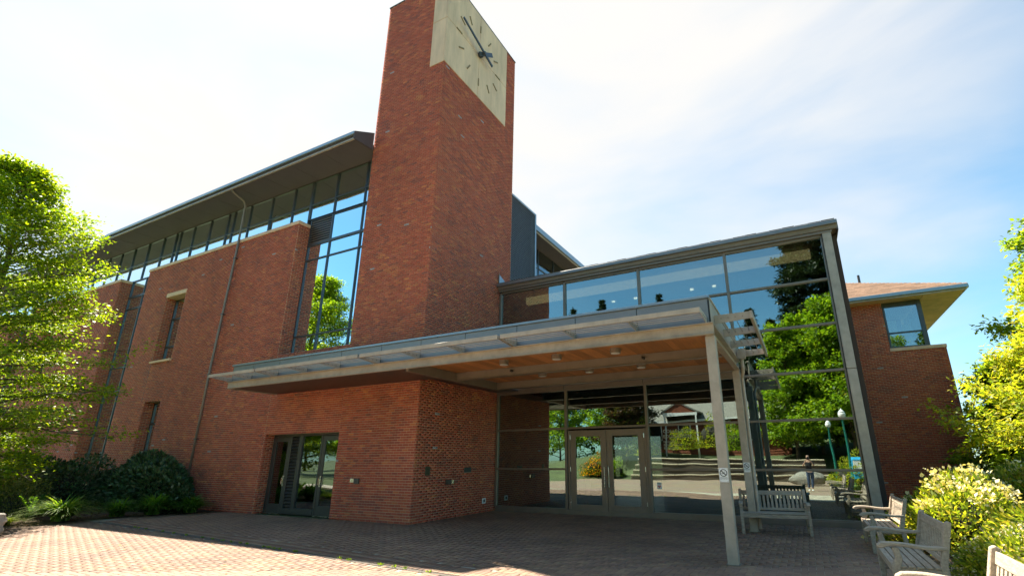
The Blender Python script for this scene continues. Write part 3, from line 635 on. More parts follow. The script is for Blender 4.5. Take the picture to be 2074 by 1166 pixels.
pt = thing('door_poster', 'small blue and yellow poster behind the right entrance door glass', 'poster', (-4.35, YB + .02, .95))
b = MB(); b.box(-4.47, -4.27, YB + .012, YB + .015, .93, 1.17); part('sheet', b, mat('poster_blue', (.05, .22, .36), .5), pt)
for (a, c, z0, z1, m_) in ((-4.45, -4.38, .96, 1.08, (.5, .30, .05)), (-4.36, -4.29, 1.0, 1.12, (.55, .42, .05)), (-4.36, -4.29, .95, .99, (.15, .4, .1))): b = MB(); b.box(a, c, YB + .009, YB + .012, z0, z1); part('panel', b, mat('poster_patch', m_, .5), pt)

# ------------------------------------------------------------------ entrance canopy
cn = thing('entrance_canopy', 'flat steel entrance canopy with cedar ceiling and cable sunshades', 'canopy', (-6, 9.5, 0))
YF = 7.715
b = MB(); b.box(-13.88, -1.04, YF, YF + .012, 3.30, 3.49); b.box(-13.88, -1.04, YF - .06, YF, 3.478, 3.49); b.box(-13.88, -1.04, YF - .06, YF, 3.30, 3.312); b.box(-13.88, -13.86, YF + .012, 9.15, 3.30, 3.49)
part('front_beam', b, 'metal_lt', cn, bevel=.003)
b = MB(); b.box(-1.17, -1.13, YF + .012, 11.36, 3.29, 3.49); b.box(-1.13, -1.06, YF + .012, 11.36, 3.29, 3.302); b.box(-1.13, -1.045, YF + .012, 11.36, 3.478, 3.49); part('side_beam', b, 'metal_lt', cn, bevel=.003)
for y in (9.42, 11.22):
    b = MB(); b.box(-7.42, -1.175, y - .01, y + .01, 3.28, 3.47); b.box(-7.42, -1.175, y - .06, y + .06, 3.268, 3.28); part('cross_beam', b, 'metal', cn, bevel=.003)
b = MB(); b.box(-7.50, -7.43, YF + .02, 11.36, 3.27, 3.47); b.box(-7.54, -7.42, YF + .02, 11.36, 3.262, 3.27); part('tower_side_beam', b, 'metal', cn, bevel=.003)
b = MB(); b.box(-13.85, -7.55, YF + .02, YA - .012, 3.33, 3.35); b.box(XC + .015, -7.55, YA - .01, 12.6, 3.40, 3.42); b.box(-7.5, -1.2, 11.30, YB - .11, 3.47, 3.49); part('ceiling_panel', b, 'metal_dk', cn)
for (y0, y1) in ((YF + .02, 9.41), (9.43, 11.21)):
    x = -7.42
    while x < -1.2:
        w0 = .128; c_ = np.array((.52, .22, .07)) * rng.uniform(.75, 1.2); b = MB(); b.box(x + .002, min(x + w0, -1.18), y0, y1, 3.470 + rng.random() * .002, 3.49, c=tuple(c_)); part('ceiling_plank', b, 'wood', cn); x += w0
b = MB(); b.box(-13.8, XC - .0, 7.9, YA - .015, 3.80, 3.92); b.box(XC + .015, -1.2, 7.9, 11.34, 3.80, 3.92); b.box(-7.5, -1.25, YF + .1, 11.3, 3.50, 3.56); part('roof_deck', b, 'metal_dk', cn)
AX = [-13.86, -12.97, -11.88, -10.75, -9.6, -8.30, -7.14, -5.96, -4.72, -3.47, -2.3, -1.10]
for a, c in zip(AX[:-1], AX[1:]):
    b = MB(); b.box(a + .007, c - .007, YF + .06, YF + .09, 3.50, 3.925); part('fascia_panel', b, 'fascia', cn, bevel=.003)
b = MB(); b.box(-13.87, -1.08, YF + .065, YF + .085, 3.5, 3.9); part('backing', b, 'black', cn)
cn.children[-1].location.y += .03
b = MB(); b.box(-13.90, -1.075, YF + .03, YF + .16, 3.928, 3.975); part('coping', b, 'gutter', cn, bevel=.005)
for k in range(3):
    y0 = YF + .10 + k * 1.18; b = MB(); b.box(-1.11, -1.08, y0 + .006, y0 + 1.174, 3.50, 3.925); part('fascia_panel', b, 'metal_lt', cn, bevel=.003)
b = MB(); b.box(-1.13, -1.065, YF + .16, 11.38, 3.928, 3.97); part('coping', b, 'metal_lt', cn, bevel=.005)
# front sunshade: arms, edge bars, cables
def bracket(p, out, side, L, h0=.13, h1=.075, name='sunshade_arm'):
    p = Vector(p); o = Vector(out) * L; s_ = Vector(side) * .012; z = Vector((0, 0, 1)); b = MB()
    b.prism([p - z * h0, p, p + o, p + o - z * h1], s_); a = part(name, b, 'metal_lt', cn, bevel=.002)
    for t_ in (.2, .4, .6, .8):
        q = p + o * t_ - z * (h0 * .45); b = MB(); b.tube([q - s_ * .5, q + s_ * 1.6], .010, 6); part('bolt', b, 'metal', a)
for x in AX:
    if x == AX[0] or x == AX[-1]: bracket((x + (.02 if x < -13 else -.05), YF + .05, 3.615), (0, -1, 0), (1, 0, 0), .55)
    else: bracket((x - .0, YF + .05, 3.615), (0, -1, 0), (1, 0, 0), .55)
for x in (-11.94, -8.36, -4.78): bracket((x, YF + .05, 3.615), (0, -1, 0), (1, 0, 0), .55)
for a, c in ((-13.86, -11.93), (-11.87, -8.35), (-8.29, -4.77), (-4.71, -1.14)):
    b = MB(); b.box(a, c, 7.17, 7.215, 3.535, 3.615); part('sunshade_bar', b, 'metal_lt', cn, bevel=.003)
    for y in (7.30, 7.41, 7.52, 7.63): b = MB(); b.tube([(a, y, 3.575), (c, y, 3.575)], .006, 6); part('cable', b, 'metal_lt', cn)
for y in (8.13, 9.15, 10.2, 11.28): bracket((-1.075, y, 3.72), (1, 0, 0), (0, 1, 0), .56, .15, .12)
b = MB(); b.box(-.515, -.47, 8.10, 11.55, 3.59, 3.72); part('sunshade_bar', b, 'metal_lt', cn, bevel=.003)
for x in (-.62, -.74, -.86, -.98): b = MB(); b.tube([(x, 8.13, 3.64), (x, 11.29, 3.64)], .006, 6); part('cable', b, 'metal', cn)
for (x0, x1, y0, y1) in ((-1.19, -1.04, YF + .015, YF + .165), (-1.22, -1.07, 11.215, 11.365)):
    b = MB(); b.box(x0, x1, y0, y1, 0, 3.288); pp = part('post', b, 'metal_lt', cn, bevel=.006)
    b = MB(); b.box(x0 - .02, x1 + .02, y0 - .02, y1 + .02, 0.001, .012); part('base_plate', b, 'metal', pp)
b = MB(); b.box(-1.06, -.90, 11.05, 11.2, 3.50, 3.72); b.tube([(-.98, 11.12, 3.5), (-.98, 11.12, 3.32), (-.99, 11.18, 3.22), (-1.03, 11.27, 3.12), (-1.03, 11.29, 3.0), (-1.03, 11.29, .06)], .035, 10); part('drainpipe', b, 'metal_lt', cn, smooth=False)
for i, (x, y) in enumerate(((-5.56, 8.65), (-4.29, 8.65), (-3.03, 8.67), (-5.54, 10.38), (-4.3, 10.4), (-3.04, 10.4))):
    t = thing('canopy_light', ('front row' if i < 3 else 'rear row') + ' round ceiling light of the canopy, ' + ('nearest the tower', 'middle one', 'nearest the post')[i % 3], 'ceiling light', (x, y, 3.47), 'round lights in the canopy ceiling')
    b = MB(); b.tube([(x, y, 3.47), (x, y, 3.375)], .105, 20); part('housing', b, 'metal', t); b = MB(); b.tube([(x, y, 3.385), (x, y, 3.368)], .085, 20); part('lens', b, 'lens', t)
for x, nm in ((-5.81, 'left'), (-2.69, 'right')):
    t = thing('security_camera', 'small dark dome sensor on the canopy cross beam, ' + ('nearer the tower' if nm == 'left' else 'nearer the post'), 'sensor', (x, 9.40, 3.38)); b = MB(); b.tube([(x, 9.40, 3.38), (x, 9.33, 3.38)], .03, 10); part('body', b, 'metal_dk', t); b = MB(); b.tube([(x, 9.335, 3.385), (x + .02, 9.30, 3.36)], [.022, .012], 8); part('lens', b, 'black', t)

# no-smoking signs on the posts
def nosmoke(x0, z0, y, label):
    t = thing('no_smoking_sign', label, 'sign', (x0 + .06, y, z0), 'no smoking signs on the canopy posts')
    W2, H2 = .125, .195; b = MB(); b.box(x0, x0 + W2, y - .004, y, z0, z0 + H2); part('plate', b, 'white', t, bevel=.001)
    cx_, cz_ = x0 + W2 / 2, z0 + .128; b = MB(); n = 28
    for k in range(n):
        a, c = 2 * math.pi * k / n, 2 * math.pi * (k + 1) / n
        b.prism([(cx_ + .042 * math.cos(a), y - .007, cz_ + .042 * math.sin(a)), (cx_ + .052 * math.cos(a), y - .007, cz_ + .052 * math.sin(a)), (cx_ + .052 * math.cos(c), y - .007, cz_ + .052 * math.sin(c)), (cx_ + .042 * math.cos(c), y - .007, cz_ + .042 * math.sin(c))], (0, .002, 0))
    part('ring', b, 'black', t); b = MB(); d = .031; q = .0045
    b.prism([(cx_ - d - q, y - .008, cz_ + d - q), (cx_ - d + q, y - .008, cz_ + d + q), (cx_ + d + q, y - .008, cz_ - d + q), (cx_ + d - q, y - .008, cz_ - d - q)], (0, .002, 0)); part('slash', b, 'black', t)
    b = MB(); b.box(cx_ - .028, cx_ + .018, y - .0065, y - .005, cz_ - .012, cz_ - .005); b.tube([(cx_ + .012, y - .006, cz_ + .0), (cx_ + .018, y - .006, cz_ + .012), (cx_ + .010, y - .006, cz_ + .024)], .0015, 5); part('cigarette', b, 'black', t)
    b = MB(); b.box(x0 + .012, x0 + W2 - .012, y - .006, y - .004, z0 + .060, z0 + .064); part('rule', b, 'black', t)
    text('letters', 'NO SMOKING', cx_, y - .006, z0 + .040, .0165, 'black', t, 'CENTER')
    b = MB()
    for (a, c) in ((.012, .012), (W2 - .012, .012), (.012, H2 - .012), (W2 - .012, H2 - .012)): b.tube([(x0 + a, y - .003, z0 + c), (x0 + a, y - .007, z0 + c)], .004, 6)
    part('screw', b, 'bronze', t)
nosmoke(-1.182, 1.095, YF + .013, 'white no smoking sign on the front canopy post')
nosmoke(-1.21, 1.145, 11.213, 'white no smoking sign on the rear canopy post behind bench')

# small fittings on the tower walls
def fitting(name, label, cat, mbs):
    t = None
    for i, (pn, b, m) in enumerate(mbs):
        if t is None:
            c = Vector(b.v[0]); t = thing(name, label, cat, c)
        part(pn, b, m, t, bevel=.003)
B = lambda *a: MB().box(*a)
xo = XC + .009
fitting('card_reader', 'steel intercom and dark card reader on brick beside the side doors', 'card reader', [('keypad', B(-10.42, -10.29, YA - .03, YA - .008, .89, .99), 'steel'), ('reader', B(-10.26, -10.10, YA - .045, YA - .008, .865, .995), 'metal_dk')])
fitting('wall_plate', 'tall dull green metal plate on the shaded tower wall', 'wall plate', [('cover', B(xo, xo + .012, 9.58, 9.76, 1.06, 1.27), mat('olive_plate', (.09, .085, .05), .4, .4)), ('lock', B(xo + .012, xo + .02, 9.65, 9.68, 1.19, 1.21), 'black')])
fitting('door_opener_button', 'dark box with bright steel strip on the shaded tower wall', 'door button', [('box', B(xo, xo + .05, 10.38, 10.58, .82, .94), 'metal_dk'), ('push_plate', B(xo, xo + .03, 10.60, 10.70, .83, .93), 'steel')])
fitting('notice_plate', 'small black rectangular plaque on the shaded tower wall', 'plaque', [('panel', B(xo, xo + .012, 11.15, 11.46, 1.10, 1.22), 'black'), ('rim', B(xo, xo + .006, 11.14, 11.47, 1.09, 1.23), 'metal_dk')])
fitting('power_outlet', 'white covered power outlet low on the tower wall', 'outlet', [('cover', B(xo, xo + .02, 12.04, 12.20, .24, .38), 'white'), ('socket', B(xo + .02, xo + .024, 12.08, 12.16, .27, .35), 'metal_dk')])

# ------------------------------------------------------------------ right-hand brick wing
sw = thing('corner_wing', 'shaded brick wing with hipped shingle roof and corner window on right', 'building', (3, 25, 0))
YS = 21.0; ms = Masonry(); ms.face('y', YS, -1, 1.4, 4.92, 0, 5.12); ms.face('y', YS, -1, 1.4, 3.28, 5.12, 7.02)
def svis(p): return p[2] < 6.9
ms.build(sw, 300, svis)
wallbox(sw, 'wall', -2, 4.918, YS + .004, 30, 0, 5.12); wallbox(sw, 'wall', -2, 3.278, YS + .004, 30, 5.12, 7.02)
for k in range(2):
    b = MB(); a = 3.26 + k * .84; b.box(a, a + .835, YS - .03, 24, 5.122, 5.24); part('sill', b, 'concrete', sw, bevel=.006)
b = MB(); b.box(3.30, 3.36, YS + .06, YS + .14, 5.24, 6.98); b.box(4.36, 4.50, YS + .05, YS + .20, 5.24, 6.98); b.box(3.36, 4.36, YS + .06, YS + .14, 5.24, 5.30); b.box(3.36, 4.36, YS + .06, YS + .14, 5.78, 5.84); b.box(3.36, 4.36, YS + .06, YS + .14, 6.80, 6.98)
fr = part('window', b, 'frame', sw, bevel=.004); b = MB(); b.box(4.42, 4.50, 24, 24.1, 5.24, 6.98); part('window_post', b, 'frame', sw)
for z0, z1 in ((5.30, 5.78), (5.84, 6.80)): b = MB(); b.box(3.36, 4.36, YS + .09, YS + .10, z0, z1); part('pane', b, 'glass_w', fr)
b = MB(); b.box(4.45, 4.46, YS + .20, 24, 5.24, 6.95); part('pane', b, 'glass_w', fr)
b = MB(); b.box(3.30, 3.34, YS + .3, 24, 5.24, 6.98); b.box(3.34, 4.3, 23.9, 24, 5.24, 6.98); part('interior', b, 'innerwall', sw)
b = MB(); b.box(3.5, 3.8, YS + 1, YS + 1.05, 5.24, 6.5); b.box(3.95, 4.2, YS + 1, YS + 1.05, 5.24, 6.3); part('blind', b, 'blind', sw)
EX, EY = 5.76, 20.4; rfp = .5
b = MB(); b.box(-3, EX - .04, EY + .04, 32, 6.99, 7.03); rr_ = part('roof', b, 'cream', sw); 
for k in range(7): 
    b = MB(); y0 = EY + .08 + k * 1.5; b.box(4.53, EX - .06, y0 + .008, y0 + 1.492, 6.975, 6.99); part('soffit_panel', b, 'concrete', rr_)
for k in range(5):
    b = MB(); x0 = -1.2 + k * 1.38; b.box(x0 + .006, min(x0 + 1.374, 4.5), EY + .08, YS + .02, 6.975, 6.99); part('soffit_panel', b, 'concrete', rr_)
b = MB(); b.box(-3, EX + .02, EY - .05, EY + .03, 7.03, 7.16); b.box(EX - .03, EX + .05, EY + .03, 32, 7.03, 7.16); part('gutter', b, 'gutter', rr_, bevel=.01)
b = MB(); b.box(-3, EX - .03, EY + .03, EY + .07, 6.97, 7.06); b.box(EX - .07, EX - .03, EY + .07, 32, 6.97, 7.06); part('fascia', b, 'metal_lt', rr_)
# shingle courses
V = []; Q = []; C = []; cr_ = .13; n = 48
for i in range(n):
    y0 = EY - .02 + i * cr_ * .9; z0 = 7.16 + i * cr_ * .9 * rfp; xr = EX + .03 - i * cr_ * .9; x = -3.0 - (i % 3) * .07
    while x < xr:
        x1 = min(x + .27, xr); y1 = y0 + cr_ * .9 + .02; z1 = z0 + (cr_ * .9 + .02) * rfp - .006; t_ = .010; k = len(V)
        V += [(x, y0, z0 + t_), (x1 - .004, y0, z0 + t_), (x1 - .004, y1, z1 + t_), (x, y1, z1 + t_), (x, y0, z0 - .002), (x1 - .004, y0, z0 - .002)]
        Q += [(k, k + 1, k + 2, k + 3), (k + 4, k + 5, k + 1, k)]; c_ = np.array((.27, .16, .10)) * rng.uniform(.65, 1.25); C += [c_, c_ * .8]; x += .27
o = fastmesh('shingles', V, Q, C, parent=rr_, m='shingle'); o['kind'] = 'stuff'
b = MB(); b.v = [(-3, EY, 7.15), (EX, EY, 7.15), (EX, 32, 7.15), (-3, EY + 5.8, 7.15 + 2.9), (EX - 5.8, EY + 5.8, 7.15 + 2.9), (EX - 5.8, 32, 7.15 + 2.9)]; b.f = [(0, 1, 4, 3), (1, 2, 5, 4)]; b.c = [(.2, .12, .08)] * 2; part('roof_plane', b, 'shingle', rr_)
b = MB(); b.tube([(3.05, 23.3, 8.45), (3.05, 23.3, 8.95)], .05, 8); part('vent_pipe', b, 'metal_dk', rr_)
fl = thing('roof_flashing', 'bright triangular metal flashing where the tower meets the hall roof', 'flashing', (XC + .02, 12.8, 7.0)); b = MB(); b.prism([(XC + .012, 12.56, 7.0), (XC + .012, 13.25, 7.0), (XC + .012, 13.25, 7.06), (XC + .012, 12.56, 7.34)], (.01, 0, 0)); part('sheet', b, 'gutter', fl); b = MB(); b.box(XC + .01, XC + .04, 12.545, 12.565, 7.0, 7.36); part('edge_strip', b, 'metal', fl)

# ------------------------------------------------------------------ benches
def bench(name_label, loc, rz, Wd=1.32):
    t = thing('park_bench', name_label, 'bench', loc, 'slatted wooden garden benches at the entrance', rz)
    hw = Wd / 2; lx = .058
    for s_ in (-1, 1):
        x0 = s_ * hw - (lx if s_ > 0 else 0); b = MB()   # rear leg and back post, front at -y
        b.prism([(x0, .44, 0), (x0, .50, 0), (x0, .47, .40), (x0, .57, .80), (x0, .545, .815), (x0, .515, .80), (x0, .41, .40)], (lx, 0, 0)); part('back_leg', b, 'teak', t, bevel=.006, local=True)
        b = MB(); b.prism([(x0, .0, 0), (x0, .055, 0), (x0, .075, .36), (x0, .11, .44), (x0, .085, .55), (x0, .03, .55), (x0, .045, .45), (x0, .0, .36)], (lx, 0, 0)); part('front_leg', b, 'teak', t, bevel=.006, local=True)
        b = MB(); n = 14; top = []; bot = []
        for k in range(n + 1):
            y = -.10 + k * (.60 / n); u = k / n; zt = .585 + .012 * math.sin(u * 6.0); th = .035 + (.022 * math.exp(-((u - .06) / .08) ** 2)); top.append((x0 - .008, y, zt + (.0 if k else -.02))); bot.append((x0 - .008, y, zt - th - .0))
        b.prism(top + bot[::-1], (lx + .016, 0, 0)); part('armrest', b, 'teak_y', t, bevel=.008, local=True)
        b = MB(); b.box(x0 + .012, x0 + lx - .012, .05, .45, .30, .365); part('side_rail', b, 'teak_y', t, bevel=.004, local=True)
        b = MB(); b.box(x0 + .015, x0 + lx - .015, .045, .45, .12, .155); part('side_stretcher', b, 'teak_y', t, bevel=.003, local=True)
    xi = hw - lx
    b = MB(); b.box(-xi, xi, .005, .035, .30, .365); part('front_rail', b, 'teak', t, bevel=.004, local=True)
    for k in range(6): y = .0 + k * .072; b = MB(); z = .372 - .006 * math.sin(k / 5 * math.pi); b.box(-hw + .002, hw - .002, y, y + .058, z - .003 * (k % 2), z + .017); part('seat_slat', b, 'teak', t, bevel=.003, local=True)
    def by(z): return .42 + (z - .40) * .255
    b = MB(); b.obox((-xi, by(.695) + .02, .695), (2 * xi, 0, 0), (0, .028, -.006), (0, .02, .085)); part('top_rail', b, 'teak', t, bevel=.004, local=True)
    b = MB(); b.obox((-xi, by(.41) + .02, .41), (2 * xi, 0, 0), (0, .028, -.006), (0, .012, .05)); part('lower_rail', b, 'teak', t, bevel=.004, local=True)
    n = 15
    for k in range(n):
        x = -xi + (k + .5) * 2 * xi / n; b = MB(); b.obox((x - .022, by(.46) + .026, .455), (.044, 0, 0), (0, .014, -.003), (0, .062, .245)); part('back_slat', b, 'teak', t, bevel=.002, local=True)
    return t
bench('grey wooden bench standing in front of the glass wall', (-.71, 10.98, 0), math.radians(6), 1.27)
bench('grey wooden bench at the far end of the row, beside the glass corner', (.72, 10.2, 0), -math.pi / 2, 1.32)
bench('grey wooden bench second in the row, in front of the flowering shrubs', (.62, 7.05, 0), -math.pi / 2 , 1.34)
bench('grey wooden bench nearest the viewer at the lower right edge', (.58, 4.22, 0), -math.pi / 2, 1.32)
for k, (x, z) in enumerate(((-.98, .26), (-.97, .10))): pass

# stone block at the left edge
def rock(name, label, cat, c, s_, seed, boxy=.0, parent=None):
    bm = bmesh.new(); bmesh.ops.create_cube(bm, size=2) if boxy else bmesh.ops.create_icosphere(bm, subdivisions=4, radius=1)
    if boxy: bmesh.ops.subdivide_edges(bm, edges=bm.edges[:], cuts=14, use_grid_fill=True)
    r_ = np.random.default_rng(seed); ks = r_.normal(0, 4.5 if boxy else 2.6, (18, 3)); ph = r_.uniform(0, 6, 18)
    for v in bm.verts:
        p = np.array(v.co); d = sum(math.sin(float(p @ k) + f) for k, f in zip(ks, ph)) * (.0045 if boxy else .024)
        q = Vector(v.co); m_ = max(abs(q.x), abs(q.y), abs(q.z)); q = q * (1 + d) + Vector(r_.normal(0, .004, 3))
        if boxy: q = q * (1 - .035 * (sum(abs(a) > .93 for a in v.co) - 1))
        elif q.z < -.4: q.z = -.4
        v.co = (q.x * s_[0], q.y * s_[1], q.z * s_[2])
    me = bpy.data.meshes.new(name); bm.to_mesh(me); bm.free(); o = link(name, me, 'stone'); o.location = c; tag(o, label, cat); return o
o = rock('stone_block', 'rough split grey stone block at the left edge of paving', 'stone block', (-14.98, 3.2, .21), (.50, 1.15, .25), 4, boxy=1); o.rotation_euler = (0, 0, math.radians(6))

# ------------------------------------------------------------------ vegetation
def leaves(name, P, D, size, cols, parent, m='leaf', asp=.55, seed=1, up=.4, jit=.6):
    """rhombic folded leaves at points P pointing along D"""
    r = np.random.default_rng(seed); n = len(P); P = np.asarray(P, float); D = np.asarray(D, float) + r.normal(0, jit, (n, 3)); D /= np.linalg.norm(D, axis=1)[:, None] + 1e-9
    Nn = r.normal(0, .55, (n, 3)) + np.array([0, 0, up * 2.2]); S = np.cross(D, Nn); S /= np.linalg.norm(S, axis=1)[:, None] + 1e-9; Nn = np.cross(S, D)
    s = size * r.uniform(.6, 1.25, n)[:, None]; w_ = s * asp * .5
    A = P; Bq = P + D * s * .45 + S * w_ + Nn * s * .06; Cq = P + D * s - Nn * s * .10; Dq = P + D * s * .45 - S * w_ + Nn * s * .06
    V = np.stack([A, Bq, Cq, Dq], 1).reshape(-1, 3); Q = np.arange(n * 4).reshape(n, 4)
    cols = np.asarray(cols, float); ci = r.integers(0, len(cols), n); C = cols[ci] * r.uniform(.75, 1.25, (n, 1))
    return fastmesh(name, V, Q, C, 'lc', parent, m)
def limbtree(name, label, base, H, R, nl, cols, seed, crown0=.12, leaf=.085, per=26, twigs=10, shape=lambda u: (1 - u) ** .7, rise=.25, m='leaf', cat='tree', group=None, lean=(0, 0), droop=.1, trunk_r=.13, flat=.35, asp=.6, cull=None, sky=.0):
    r = np.random.default_rng(seed); t = thing(name, label, cat, base, group); bx, by_, bz = base
    tb = MB(); n = 10; path = [(bx + lean[0] * (k / n) ** 1.3 + .06 * math.sin(k * 1.3), by_ + lean[1] * (k / n) ** 1.3 + .05 * math.cos(k * 1.7), bz + H * .97 * k / n) for k in range(n + 1)]
    tb.tube(path, [trunk_r * (1 - .93 * k / n) + .008 for k in range(n + 1)], 8); part('trunk', tb, 'bark', t, smooth=True)
    lb = MB(); P = []; D = []
    for k in range(nl):
        u = crown0 + (1 - crown0) * (k + r.random() * .8) / nl; u = min(u, .985); pz = path[int(u * n)]; qz = path[min(int(u * n) + 1, n)]; f = u * n - int(u * n)
        o = np.array(pz) * (1 - f) + np.array(qz) * f; az = k * 2.399 + r.normal(0, .25); v = (u - crown0) / (1 - crown0); L = R * max(.05, shape(v)) * r.uniform(.66, 1.16)
        d = np.array([math.cos(az), math.sin(az), rise + .9 * v * v + r.normal(0, .08)]); d /= np.linalg.norm(d); pts = []
        for q in range(6): s_ = q / 5; pts.append(o + d * L * s_ + np.array([0, 0, -droop * L * s_ * s_]) + r.normal(0, .03 * L * s_, 3))
        lb.tube([tuple(p) for p in pts], [max(.006, trunk_r * .32 * (1 - v * .7) * (1 - q / 5.3)) for q in range(6)], 5, cap=False)
        side = np.cross(d, [0, 0, 1]); side /= np.linalg.norm(side)
        for w_ in range(twigs):
            s_ = .18 + .82 * (w_ + r.random()) / twigs; q = min(int(s_ * 5), 4); ff = s_ * 5 - q; p0 = pts[q] * (1 - ff) + pts[q + 1] * ff
            sg = 1 if w_ % 2 else -1; tl = L * (.42 * (1 - s_) + .16) * r.uniform(.6, 1.2) + .12; td = d * .55 + side * sg * r.uniform(.5, 1.1) + np.array([0, 0, r.normal(0.02, flat * .5)]); td /= np.linalg.norm(td)
            if w_ % 2 == 0: lb.tube([tuple(p0), tuple(p0 + td * tl * .8)], [.009, .003], 3, cap=False)
            nn = max(3, int(per * (.5 + tl / (R * .4)))); tt = r.random(nn) ** .8
            pp = p0 + td * (tl * tt)[:, None] + r.normal(0, 1, (nn, 3)) * np.array([.10, .10, .045 + .06 * flat]) * (R / 4.0 + .35)
            P.append(pp); D.append(np.tile(td + np.array([0, 0, -.25]), (nn, 1)))
    P = np.concatenate(P); D = np.concatenate(D)
    if cull is not None: kk = cull(P); P = P[kk]; D = D[kk]
    part('limbs', lb, 'bark', t); o = leaves('crown', P, D, leaf, cols, t, m, asp, seed, .55, .5); return t
GR = [(.14, .24, .012), (.20, .31, .014), (.26, .36, .018), (.10, .19, .012), (.30, .38, .02)]
limbtree('leafy_tree', 'bright green layered tree in front of the left wing', (-20.6, 4.75, 0), 10.3, 4.45, 84, GR, 11, crown0=.10, leaf=.105, per=36, twigs=24, shape=lambda v: (1 - v) ** .62 * (1 - .34 * math.exp(-v * 5)) + .02, rise=.30, droop=.22, trunk_r=.16, lean=(.3, -.5), flat=.12, cull=lambda P: (P[:, 1] < 9.12) & ~((np.hypot(P[:, 0] + .613 * P[:, 2] + 16.8, P[:, 1] - .2424 * P[:, 2] - 5.85) < .95) & (rng.random(len(P)) < .9)) & ~((P[:, 0] + .613 * P[:, 2] > -13.5)))
YG = [(.30, .36, .03), (.36, .40, .035), (.24, .32, .03), (.42, .38, .06), (.16, .25, .025)]
limbtree('leafy_tree', 'tall light green tree at the right edge of the picture', (8.9, 20.4, 0), 9.3, 4.1, 70, [(.14, .25, .02), (.20, .30, .025), (.26, .33, .04), (.10, .19, .02)], 21, crown0=.16, leaf=.17, per=44, twigs=18, shape=lambda v: .95 * (1 - v) ** .5, rise=.35, flat=.3)
limbtree('feathery_tree', 'yellow-green feathery tree beside the shaded corner wing', (7.7, 18.0, 0), 6.0, 4.2, 90, YG, 22, crown0=.06, leaf=.15, per=60, twigs=20, shape=lambda v: (1 - v * .75) ** .9, rise=.55, flat=.6, asp=.4, droop=.05)
limbtree('leafy_tree', 'golden green tree filling the gap at the right edge', (11.6, 25.0, 0), 9.6, 5.0, 60, YG, 25, crown0=.08, leaf=.22, per=36, twigs=14, shape=lambda v: (1 - v * .7) ** .6, rise=.4, flat=.6)

limbtree('leafy_tree', 'low green tree filling in beside the shaded corner wing', (6.0, 19.6, 0), 3.9, 2.1, 44, [(.14, .24, .02), (.2, .3, .03), (.09, .16, .02)], 27, crown0=.06, leaf=.14, per=44, twigs=14, shape=lambda v: (1 - v * .8) ** .6, rise=.4, flat=.6)

def shrub(name, label, c, R, cols, seed, n=9000, leaf=.1, m='leafdk', asp=.5, cat='shrub', group=None, lump=.16, flowers=None, shell=.35, box=None, fl_n=60, fl_r=.07, fl_col=None):
    r = np.random.default_rng(seed); t = thing(name, label, cat, (c[0], c[1], 0), group)
    ks = r.normal(0, 3.2, (7, 3)); ph = r.uniform(0, 6, 7)
    U = r.normal(0, 1, (n, 3)); U[:, 2] = np.abs(U[:, 2]) * 1.05 - .12; U /= np.linalg.norm(U, axis=1)[:, None]
    rad = 1 + lump * sum(np.sin(U @ k + f) for k, f in zip(ks, ph)) / 2.2; dep = 1 - shell * r.random(n) ** 1.6
    P = U * (rad * dep)[:, None] * np.array(R) + np.array((c[0], c[1], .03)); P[:, 2] = np.maximum(P[:, 2], .04)
    D = U + np.array([0, 0, .25]); leaves('foliage', P, D, leaf, cols, t, m, asp, seed, .2, .55)
    b = MB(); b.lathe((c[0], c[1], .0), [(.01, 0)] + [(max(R[0], R[1]) * 0 + min(R[0], R[1]) * .62 * math.sin(a), R[2] * .70 * (1 - math.cos(a)) / 2 + .01) for a in np.linspace(.5, 2.9, 7)], 12)
    for k in range(14): a = k * 2.4; q = Vector((math.cos(a) * R[0] * .75, math.sin(a) * R[1] * .75, R[2] * r.uniform(.35, .85))); b.tube([(c[0] + q.x * .08, c[1] + q.y * .08, 0), (c[0] + q.x, c[1] + q.y, q.z)], [.018, .006], 5, cap=False)
    part('stems', b, mat('shrub_stems', (.03, .028, .018), .95) if 'shrub_stems' not in bpy.data.materials else bpy.data.materials['shrub_stems'], t)
    if flowers:
        U = r.normal(0, 1, (fl_n, 3)); U[:, 2] = np.abs(U[:, 2]) * 1.6; U /= np.linalg.norm(U, axis=1)[:, None]; rad = 1 + lump * sum(np.sin(U @ k + f) for k, f in zip(ks, ph)) / 2.2
        Q = U * (rad * 1.02)[:, None] * np.array(R) + np.array((c[0], c[1], .03)); nf = flowers; P = (Q[:, None, :] + r.normal(0, 1, (fl_n, nf, 3)) * fl_r * np.array([1, 1, .55])).reshape(-1, 3); D = np.repeat(U, nf, 0)
        o = leaves('blossom', P, D, fl_r * .75, fl_col, t, 'petal', .9, seed + 5, .3, .9); o['kind'] = 'stuff'
    return t
DK = [(.045, .10, .036), (.07, .14, .05), (.026, .06, .024), (.14, .18, .10), (.06, .12, .05)]
shrub('dark_shrub', 'large dark evergreen shrub against the wall by the drainpipe', (-18.8, 8.5), (2.65, .72, 1.55), DK, 31, 20000, .13, flowers=None)
shrub('dark_shrub', 'lower dark shrub left of the large evergreen, in tree shade', (-21.9, 7.4), (1.7, 1.3, 1.5), DK, 32, 8000, .12)
shrub('azalea_shrub', 'sunlit yellow-green shrub below the tree at the left edge', (-19.6, 5.2), (.75, .7, .95), [(.16, .24, .03), (.22, .28, .03), (.10, .16, .02)], 33, 6000, .07, 'leaf')
shrub('azalea_shrub', 'pale green mounded shrub with open pale tips left of the dark shrub', (-18.9, 5.75), (.65, .65, .85), [(.14, .18, .05), (.20, .24, .06), (.07, .10, .03), (.30, .30, .14)], 34, 5500, .06, 'leaf')
